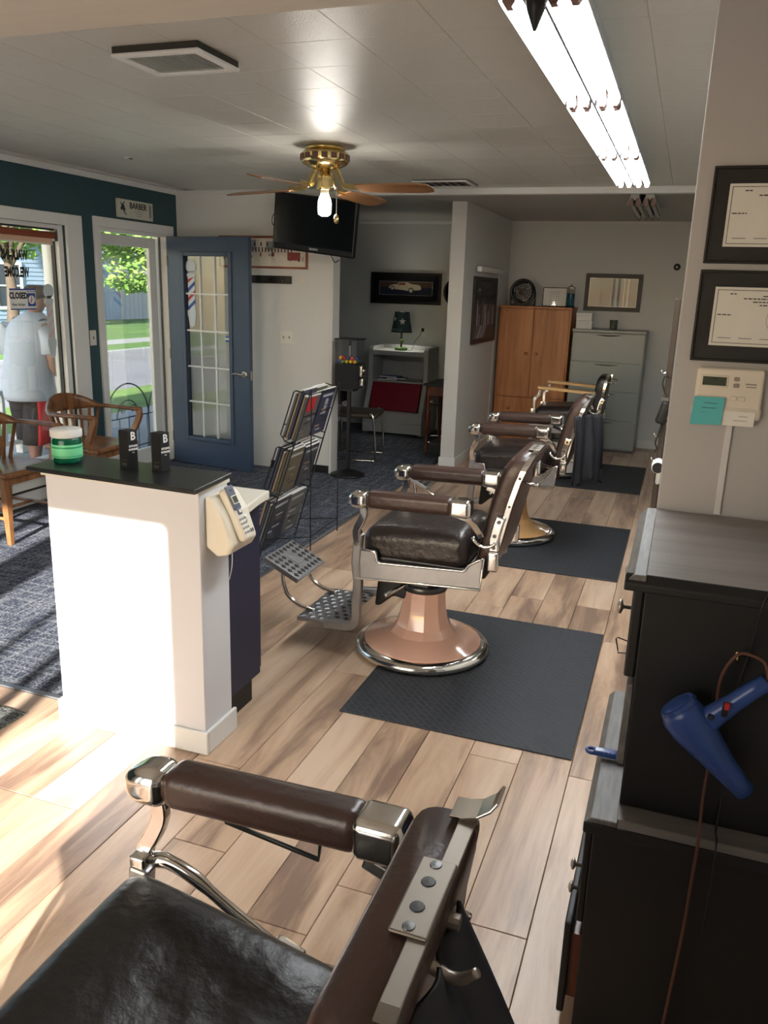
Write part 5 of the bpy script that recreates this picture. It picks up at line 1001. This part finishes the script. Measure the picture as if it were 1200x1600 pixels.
# ------------------------------------------------------------------ back wall furniture
t = thing('pine_wardrobe', 'knotty pine wardrobe with two doors and drawers against the back wall', 'wardrobe', (-1.52, 8.9, 0)); xa, xb = -.385, .378
MB().box(xa, xb, .02, .475, .05, 1.475).build('carcass', 'pine', t, bevel=.003); MB().box(xa-.005, xb+.006, -.01, .475, 1.472, 1.492).build('top', 'pine', t, bevel=.004); MB().box(xa+.01, xb-.01, .03, .45, 0, .05).build('plinth', 'pine', t)
for k in range(2):
    d = MB().box(xa+.012+(.372)*k, xa+.376+.372*k, 0, .02, .535, 1.462).build('door', 'pine', t, bevel=.003); MB().lathe([(.008, 0), (.010, -.012), (.019, -.022), (.019, -.03), (.001, -.035)], 14, (xa+.325 if k == 0 else xa+.43, 0, 1.0), 'y').build('knob', 'pine', d, smooth=True)
for k, (z0, z1) in enumerate(((.06, .285), (.295, .525))):
    d = MB().box(xa+.012, xb-.010, 0, .02, z0, z1).build('drawer', 'pine', t, bevel=.003)
    for x in (xa+.17, xb-.17): MB().lathe([(.008, 0), (.010, -.012), (.019, -.022), (.019, -.03), (.001, -.035)], 14, (x, 0, (z0+z1)/2), 'y').build('knob', 'pine', d, smooth=True)
t = thing('filing_cabinet', 'grey metal four drawer lateral filing cabinet against the back wall', 'filing cabinet', (-.745, 8.95, 0)); w = .372
MB().box(-w, w, .015, .44, .03, 1.25).build('body', 'file_grey', t, bevel=.004); MB().box(-w-.004, w+.004, -.008, .445, 1.25, 1.28).build('top', 'file_grey', t, bevel=.006); MB().box(-w+.01, w-.01, .03, .42, 0, .03).build('plinth', 'steel_dark', t)
for k in range(4):
    z0 = .045+.302*k; d = MB().box(-w+.006, w-.006, 0, .015, z0, z0+.294).build('drawer', 'file_grey', t, bevel=.004)
    MB().loft([[(x, y, z0+.278-.014*math.cos(x/.13*PI/2)*q) for q, y in ((0, -.001), (0, -.012), (1, -.016), (1, -.001))] for x in [-.13+.026*i for i in range(11)]]).build('pull', 'steel_dark', d)
t = thing('desk_fan', 'round black desk fan standing on the pine wardrobe', 'fan', (-1.70, 9.10, 1.492)); b = MB()
for k in range(5): b.tube([(.125*(1-.18*k)*math.cos(2*PI*q/28), -.02-.012*k, .145+.125*(1-.18*k)*math.sin(2*PI*q/28)) for q in range(28)], .003 if k else .014, 6, True)
for k in range(16): a = 2*PI*k/16; b.tube([(.12*math.cos(a), -.02, .145+.12*math.sin(a)), (.03*math.cos(a), -.07, .145+.03*math.sin(a))], .002, 5)
b.build('grille', 'black', t); MB().lathe([(.13, -.03), (.13, .04), (.09, .05)], 28, (0, 0, .145), 'y', cap=False).build('shroud', 'black', t); MB().lathe([(.03, -.07), (.03, -.02), (.001, -.02)], 14, (0, 0, .145), 'y').build('hub', 'black_gloss', t)
for k in range(3): o = MB().prism([(.0, .0), (.02, .05), (.055, .10), (.09, .06), (.06, .02)], -.01, -.006, 'y').build('blade', 'steel_dark', t); o.rotation_euler = (0, R(120*k), 0); o.location = (0, 0, .145)
b = MB(); b.box(-.13, .13, -.05, .07, 0, .02); b.box(-.138, -.126, -.02, .03, .01, .15); b.box(.126, .138, -.02, .03, .01, .15); b.build('stand', 'black', t, bevel=.004)
t = framed('certificate_frame', 'thin black framed certificate leaning on top of the pine wardrobe', (-1.365, 9.16, 1.494), 0, .26, .20, .008, .014, 'black', None, 0, 'paper', lean=-4, cat='certificate')
for k in range(5): ink(t, -.06+.01*(k % 2), .06-.01*(k % 2), .15-.022*k, .154-.022*k, 'ink_light', 'text_line')
t = thing('comb_jar', 'blue disinfectant comb jar with chrome lid on the pine wardrobe', 'jar', (-1.185, 9.08, 1.492)); MB().lathe([(.045, 0), (.047, .004), (.047, .015), (.043, .018)], 20).build('foot', 'black', t, smooth=True); MB().lathe([(.041, .016), (.043, .02), (.043, .19), (.041, .195)], 20).build('glass_jar', 'acrylic', t, smooth=True); MB().lathe([(.039, .02), (.039, .145), (.001, .145)], 20).build('liquid', 'barbicide', t, smooth=True); MB().lathe([(.044, .193), (.045, .20), (.045, .21), (.012, .222), (.010, .235), (.001, .24)], 20).build('lid', 'chrome', t, smooth=True)
for k, lab in enumerate(('white carton on the filing cabinet, lowest of its stack', 'white carton on the filing cabinet, topmost of its stack')):
    t = thing('carton', lab, 'box', (-1.02, 9.10, 1.28+.082*k), 3-5*k, 'cartons on the filing cabinet'); MB().box(-.08, .08, -.07, .07, 0, .07).build('tray', 'paper', t, bevel=.002); MB().box(-.083, .083, -.073, .073, .05, .081).build('lid', 'white', t, bevel=.002)
t = thing('candle_glass', 'smoky glass tumbler on the filing cabinet', 'glass', (-.72, 9.10, 1.28)); MB().lathe([(.001, .006), (.036, .006), (.040, .10), (.043, .10), (.039, .0), (.001, 0)], 20, cap=False).build('tumbler', 'cup', t, smooth=True); MB().lathe([(.034, .008), (.036, .05), (.001, .05)], 18).build('wax', 'plastic_grey', t, smooth=True)
t = framed('mountain_picture', 'black framed grey mountain picture above the filing cabinet', (-.783, YF, 1.463), 0, .595, .39, .045, .022, 'black', 'paper', .006, 'print_grey')
inkpoly(t, [(-.24, .06), (.24, .06), (.24, .15), (.12, .20), (-.02, .28), (-.14, .20), (-.24, .17)], 'ink_light', 'mountain'); inkpoly(t, [(-.24, .06), (.24, .06), (.24, .11), (-.24, .12)], 'print_grey', 'shore', 1); ink(t, -.05, .05, .315, .32, 'ink_light', 'title_mark'); ink(t, .11, .118, .052, .338, 'paper', 'reflection_streak', 2); ink(t, .15, .162, .052, .338, 'paper', 'reflection_streak', 2)  # pale vertical bars paint a reflection in the picture glass
t = thing('wall_bracket', 'small dark bracket high on the back wall near the stations', 'bracket', (-.16, YF, 1.90)); MB().lathe([(.035, -.001), (.035, -.012), (.012, -.03), (.012, -.06)], 14, (0, 0, .035), 'y').build('boss', 'steel_dark', t)
# ------------------------------------------------------------------ diploma wall
for lab, z0, h, x0 in (('black framed licence certificate, upper one on the stub wall', 1.700, .208, .019), ('black framed licence certificate, lower one above the thermostat', 1.480, .206, .017)):
    t = framed('licence_frame', lab, (x0+.145, 2.10, z0), 0, .29, h, .006, .010, 'black', 'cab_black', .031, 'cert', cat='certificate')
    y = t['_y']; b = MB(); e = .043
    for a, c, d, g in ((-.145+e, .145-e, e, e+.0012), (-.145+e, .145-e, h-e-.0012, h-e), (-.145+e, -.145+e+.0012, e, h-e), (.145-e-.0012, .145-e, e, h-e)): b.box(a, c, y-.0008, y, d, g)
    b.build('border_line', 'ink', t); rl = random.Random(int(z0*1000))
    for zz, xa, xb in ((h-.056, -.005, .045), (h-.062, -.045, .085), (h-.069, -.025, .065), (h-.076, -.01, .05), (h*.52, -.097, -.066), (h-.052, -.075, -.06)):
        x = xa
        while x < xb: wd_ = rl.uniform(.004, .011); ink(t, x, min(x+wd_, xb), zz-.0012, zz+.0012, 'ink', 'text_mark'); x += wd_+.002
    for k in range(4): ink(t, -.09+.045*k, -.062+.045*k, .054, .056, 'ink_light', 'text_line')
    MB().tube([(.03+.022*math.cos(2*PI*k/24), y-.0006, h*.48+.026*math.sin(2*PI*k/24)) for k in range(24)], .0006, 4, True).build('seal', 'ink_light', t)
t = thing('thermostat', 'ivory wall thermostat with green display on the stub wall', 'thermostat', (.112, 2.10, 1.352)); w = .073
MB().rbox((0, -.012, .062), (.148, .024, .105), .008, 3, 2).build('housing', 'thermo', t, smooth=True); MB().rbox((.0, -.013, .012), (.152, .026, .030), .008, 2, 2).build('lower_flap', 'thermo', t, smooth=True)
MB().rbox((-.034, -.0245, .084), (.060, .004, .028), .0015, 2, 1).build('display_bezel', 'offwhite', t); MB().box(-.060, -.008, -.0275, -.0245, .074, .094).build('display', 'lcd', t); MB().prism([(-.04, .092), (-.028, .092), (-.033, .084)], -.0278, -.0274, 'y').build('display_mark', 'black', t)
for z in (.091, .076): MB().rbox((.014, -.0255, z), (.012, .005, .009), .002, 2, 1).build('button', 'button_grey', t)
for x in (.012, .03): MB().rbox((x, -.0255, .046), (.014, .004, .011), .002, 2, 1).build('button', 'thermo', t)
ink_ = MB().box(.034, .058, -.0246, -.024, .079, .082).build('maker_mark', 'button_grey', t); MB().box(.036, .058, -.0246, -.024, .073, .0755).build('maker_mark', 'button_grey', t)
t = thing('note_paper', 'white paper slip tucked under the thermostat', 'paper', (.130, 2.10, 1.335)); MB().box(-.05, .045, -.0295, -.0288, 0, .034).build('sheet', 'paper', t); 
for k in range(2): MB().box(.0+.01*k, .03, -.030, -.0295, .012+.01*k, .0133+.01*k).build('handwriting', 'ink_light', t)
t = thing('sticky_note', 'turquoise sticky note stuck over the thermostat', 'note', (.072, 2.10, 1.333)); b = MB(); rings = []
for k in range(6): f = k/5; rings.append([(-.034-.003*(1-f), -.0325-.006*(1-f)**2, .066*f), (.034-.002*(1-f), -.0325-.006*(1-f)**2, .066*f+.003*(1-f)), (.034-.002*(1-f), -.0315-.006*(1-f)**2, .066*f+.003*(1-f)), (-.034-.003*(1-f), -.0315-.006*(1-f)**2, .066*f)])
b.loft(rings).build('sheet', 'sticky', t)
for k in range(4): MB().box(-.022+.004*k, .018, -.0350+.0006*k, -.0335+.0006*k, .018+.011*k, .0192+.011*k).build('handwriting', 'ink', t)
t = thing('cable_conduit', 'painted cable conduit running down below the thermostat', 'conduit', (.125, 2.10, 1.09)); MB().prism([(-.008, 0), (.008, 0), (.007, -.010), (-.007, -.010)], .022, .245, 'z').build('duct', 'wall_warm', t, bevel=.002)
# ------------------------------------------------------------------ black dresser under the diplomas
t = thing('station_dresser', 'worn black two tier dresser against the stub wall', 'dresser', (.22, 1.8, 0)); XB = .50
W(t).box(-.058, XB, 1.535, 2.088, .0, .567).build('lower_case', 'cab_black', t, bevel=.003)
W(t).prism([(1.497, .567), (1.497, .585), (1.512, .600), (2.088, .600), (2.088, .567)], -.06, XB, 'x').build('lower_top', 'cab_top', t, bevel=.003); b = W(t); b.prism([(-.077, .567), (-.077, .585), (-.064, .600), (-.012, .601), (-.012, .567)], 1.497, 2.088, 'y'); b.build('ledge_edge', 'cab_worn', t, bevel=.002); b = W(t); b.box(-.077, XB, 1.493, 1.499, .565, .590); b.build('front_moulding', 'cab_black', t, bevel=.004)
W(t).box(-.014, XB, 1.565, 2.088, .601, 1.082).build('upper_case', 'cab_black', t, bevel=.003)
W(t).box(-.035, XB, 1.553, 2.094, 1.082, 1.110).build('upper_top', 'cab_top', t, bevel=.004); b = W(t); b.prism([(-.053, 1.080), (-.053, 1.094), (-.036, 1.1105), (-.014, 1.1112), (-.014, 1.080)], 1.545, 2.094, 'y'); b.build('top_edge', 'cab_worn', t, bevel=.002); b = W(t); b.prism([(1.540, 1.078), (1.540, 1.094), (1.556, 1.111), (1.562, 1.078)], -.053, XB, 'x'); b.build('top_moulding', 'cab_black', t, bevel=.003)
d = W(t).box(-.036, -.014, 1.572, 2.08, .885, 1.072).build('drawer', 'cab_black', t, bevel=.005); W(t).lathe([(.004, -.036), (.004, -.054), (.015, -.058), (.016, -.063), (.006, -.068)], 16, (0, 1.70, .985), 'x').build('knob', 'nickel', d, smooth=True); W(t).lathe([(.004, -.036), (.004, -.054), (.015, -.058), (.016, -.063), (.006, -.068)], 16, (0, 1.95, .985), 'x').build('knob', 'nickel', d, smooth=True)
W(t).prism([(-.014, .875), (-.028, .87), (-.030, .70), (-.024, .69), (-.014, .69)], 1.568, 2.08, 'y').build('drop_front', 'cab_worn', t, bevel=.003)
d = W(t).box(-.074, -.058, 1.55, 2.07, .30, .545).build('drawer', 'cab_black', t, bevel=.004)
for z in (.405, .345): W(t).lathe([(.004, -.074), (.004, -.088), (.012, -.092), (.013, -.096), (.005, -.100)], 14, (0, 1.60, z), 'x').build('knob', 'nickel', d, smooth=True)
d = W(t).box(-.096, -.080, 1.548, 2.07, .05, .292).build('drawer', 'cab_black', t, bevel=.004); W(t).box(-.080, -.058, 1.57, 2.05, .08, .25).build('drawer_box', 'walnut_leg', d)
W(t).tube([(-.036, 1.62, .93), (-.036, 1.62, .93)], .001, 4) if False else None
hk = W(t).tube(smoothpath([(.165, 1.565, .975), (.163, 1.53, .975), (.160, 1.515, .985), (.158, 1.515, 1.0)], 4), .003, 8).build('brass_hook', 'brass', t, smooth=True)
t = thing('wire_loop', 'thin black wire loop sticking out beside the dresser drop front', 'wire', (-.034, 1.8, .86)); W(t).tube([(-.034, 1.80, .865), (-.062, 1.80, .872), (-.066, 1.80, .868), (-.060, 1.80, .845), (-.058, 1.80, .835), (-.034, 1.80, .838)], .0016, 6).build('wire', 'black', t)
t = thing('hair_brush', 'blue plastic brush lying across the dresser ledge', 'brush', (-.045, 1.74, .605)); W(t).rbox((-.058, 1.735, .613), (.055, .024, .014), .006, 3, 2).build('handle', 'dryer_blue', t, smooth=True); W(t).tube([(-.088+.012*math.cos(2*PI*k/14), 1.735+.011*math.sin(2*PI*k/14), .613) for k in range(14)], .0045, 6, True).build('hang_ring', 'dryer_blue', t, smooth=True); 
for k in range(3): W(t).box(-.062+.010*k, -.060+.010*k, 1.722, 1.748, .610, .6208).build('ridge', 'blue_book', t)
W(t).rbox((-.020, 1.735, .613), (.03, .03, .014), .005, 2, 1).build('head', 'dryer_blue', t, smooth=True)
# hair dryer hanging on the dresser side
t = thing('hair_dryer', 'blue hair dryer with red switch hanging on the dresser side', 'hair dryer', (.14, 1.50, .72)); Yd = 1.502
def ell(c, ax, r, ry, n=18):
    ax = Vector(ax).normalized(); u = Vector((ax.z, 0, -ax.x)); return [Vector((c[0], Yd, c[1]))+u*r*math.cos(2*PI*k/n)+Vector((0, 1, 0))*ry*math.sin(2*PI*k/n) for k in range(n)]
path = [((.066, .884), .018, .016), ((.068, .880), .034, .030), ((.080, .862), .041, .036), ((.102, .838), .041, .037), ((.130, .808), .034, .032), ((.160, .775), .026, .026), ((.190, .745), .021, .021), ((.208, .727), .019, .019)]
W(t).loft([ell(c, (.142, 0, -.157), r, ry) for c, r, ry in path]).build('barrel', 'dryer_blue', t, smooth=True); bz = W(t).loft([ell((.067, .8815), (.142, 0, -.157), .0355, .031), ell((.072, .8765), (.142, 0, -.157), .038, .033)]).build('intake_ring', 'dryer_blue', t)
hp_ = [((.112, .845), .030, .022), ((.135, .872), .022, .018), ((.165, .905), .0175, .016), ((.195, .938), .0165, .015), ((.214, .957), .016, .014)]
W(t).loft([ell(c, (.1, 0, .11), r, ry) for c, r, ry in hp_]).build('handle', 'dryer_blue', t, smooth=True); sl_ = W(t).rbox((.150, Yd-.019, .897), (.011, .006, .030), .003, 2, 1).build('switch_slot', 'black', t); W(t).rbox((.152, Yd-.024, .906), (.010, .008, .014), .003, 2, 1).build('switch', 'red', sl_)
W(t).lathe([(.005, Yd-.022), (.006, Yd-.019), (.006, Yd-.015)], 12, (.128, 0, .876), 'y').build('button', 'navy', t)
t = thing('dryer_cord', 'brown twisted hair dryer cord hanging down the dresser side', 'cord', (.14, 1.5, .1)); W(t).tube(smoothpath([(.216, 1.502, .957), (.205, 1.508, .99), (.175, 1.512, 1.0), (.158, 1.510, .995), (.143, 1.512, .965), (.138, 1.530, .92), (.142, 1.545, .83), (.143, 1.548, .76), (.140, 1.53, .68), (.139, 1.480, .62), (.138, 1.480, .55), (.137, 1.49, .40), (.128, 1.49, .20), (.120, 1.49, .004)], 5), .0033, 7).build('cable', 'cord_brown', t, smooth=True)
t = thing('black_cord', 'thin black cord hanging over the dresser top edge', 'cord', (.2, 1.53, .6)); W(t).tube(smoothpath([(.30, 1.70, 1.114), (.24, 1.62, 1.116), (.205, 1.552, 1.116), (.190, 1.533, 1.09), (.186, 1.540, 1.03), (.180, 1.548, .97), (.172, 1.552, .90), (.172, 1.552, .80), (.175, 1.552, .66), (.172, 1.535, .612), (.172, 1.482, .60), (.172, 1.482, .40)], 4), .002, 6).build('cable', 'black', t, smooth=True)
# ------------------------------------------------------------------ stations along the right wall beyond the stub
for k, (y0, lab) in enumerate(((4.2, 'dark barber station with mirror beside the tan based chair'), (6.2, 'dark barber station with mirror beside the wooden armed chair'))):
    t = thing('barber_station', lab, 'barber station', (.24, y0+.6, 0), 0, 'barber stations on the right wall')
    W(t).box(-.03, XR-.006, y0, y0+1.2, .08, .80).build('cabinet', 'station_brown', t, bevel=.004); W(t).box(.02, XR-.006, y0+.02, y0+1.18, 0, .08).build('plinth', 'black', t); W(t).box(-.055, XR-.006, y0-.01, y0+1.21, .80, .835).build('worktop', 'black', t, bevel=.004)
    for j in range(3): d = W(t).box(-.045, -.03, y0+.02+.39*j, y0+.40+.39*j, .12, .77).build('door', 'station_brown', t, bevel=.004); W(t).lathe([(.005, -.045), (.012, -.06), (.012, -.066), (.001, -.07)], 12, (0, y0+.07+.39*j, .7), 'x').build('knob', 'chrome', d)
    fr_ = W(t).box(XR-.05, XR-.006, y0+.1, y0+1.1, .95, 2.0).build('mirror_frame', 'station_brown', t, bevel=.006); W(t).box(XR-.053, XR-.05, y0+.16, y0+1.04, 1.01, 1.94).build('mirror', 'chrome', fr_)
t = thing('tool_rail', 'dark wooden tool post with clipper hooks past the stub wall', 'tool rack', (-.045, 4.12, 0)); W(t).box(-.060, -.035, 4.08, 4.14, 0, 1.62).build('post', 'station_brown', t, bevel=.004); W(t).box(-.08, .02, 4.06, 4.16, 0, .02).build('foot', 'station_brown', t, bevel=.003); 
for z in (.86, .98, 1.28): W(t).tube(smoothpath([(-.060, 4.10, z), (-.076, 4.10, z-.004), (-.084, 4.10, z+.012)], 3), .005, 8).build('hook', 'chrome', t, smooth=True)
t = thing('hair_clipper', 'black corded hair clipper hung on the dark tool post', 'clipper', (-.05, 4.03, 1.06)); cx = -.052
W(t).rbox((cx, 4.045, 1.10), (.048, .045, .11), .016, 3, 2, rot=Matrix.Rotation(R(14), 3, 'Y')).build('body', 'black', t, smooth=True); W(t).box(cx-.02, cx+.015, 4.03, 4.065, 1.155, 1.172).build('blade', 'chrome', t); W(t).tube(smoothpath([(cx, 4.045, 1.045), (cx-.02, 4.04, .96), (cx-.01, 4.04, .93), (cx-.02, 4.04, .91)], 4), .004, 6).build('cord', 'black', t, smooth=True); W(t).tube(smoothpath([(cx+.01, 4.045, 1.165), (cx-.018, 4.04, 1.23), (cx-.012, 4.045, 1.27), (cx+.01, 4.05, 1.26)], 4), .0035, 6).build('hang_loop', 'black', t, smooth=True)
t = thing('white_dryer', 'white hair dryer hung low on the dark tool post', 'hair dryer', (-.05, 4.0, .80)); W(t).lathe([(.026, 3.94), (.030, 3.95), (.030, 4.02), (.024, 4.07)], 18, (-.046, 0, .855), 'y').build('barrel', 'white', t, smooth=True); W(t).lathe([(.025, 3.938), (.025, 3.943), (.001, 3.943)], 18, (-.046, 0, .855), 'y').build('intake', 'black', t); W(t).rbox((-.04, 4.0, .81), (.022, .03, .09), .010, 2, 2).build('handle', 'white', t, smooth=True)
for o in bpy.data.objects:
    if '_y' in o: del o['_y']
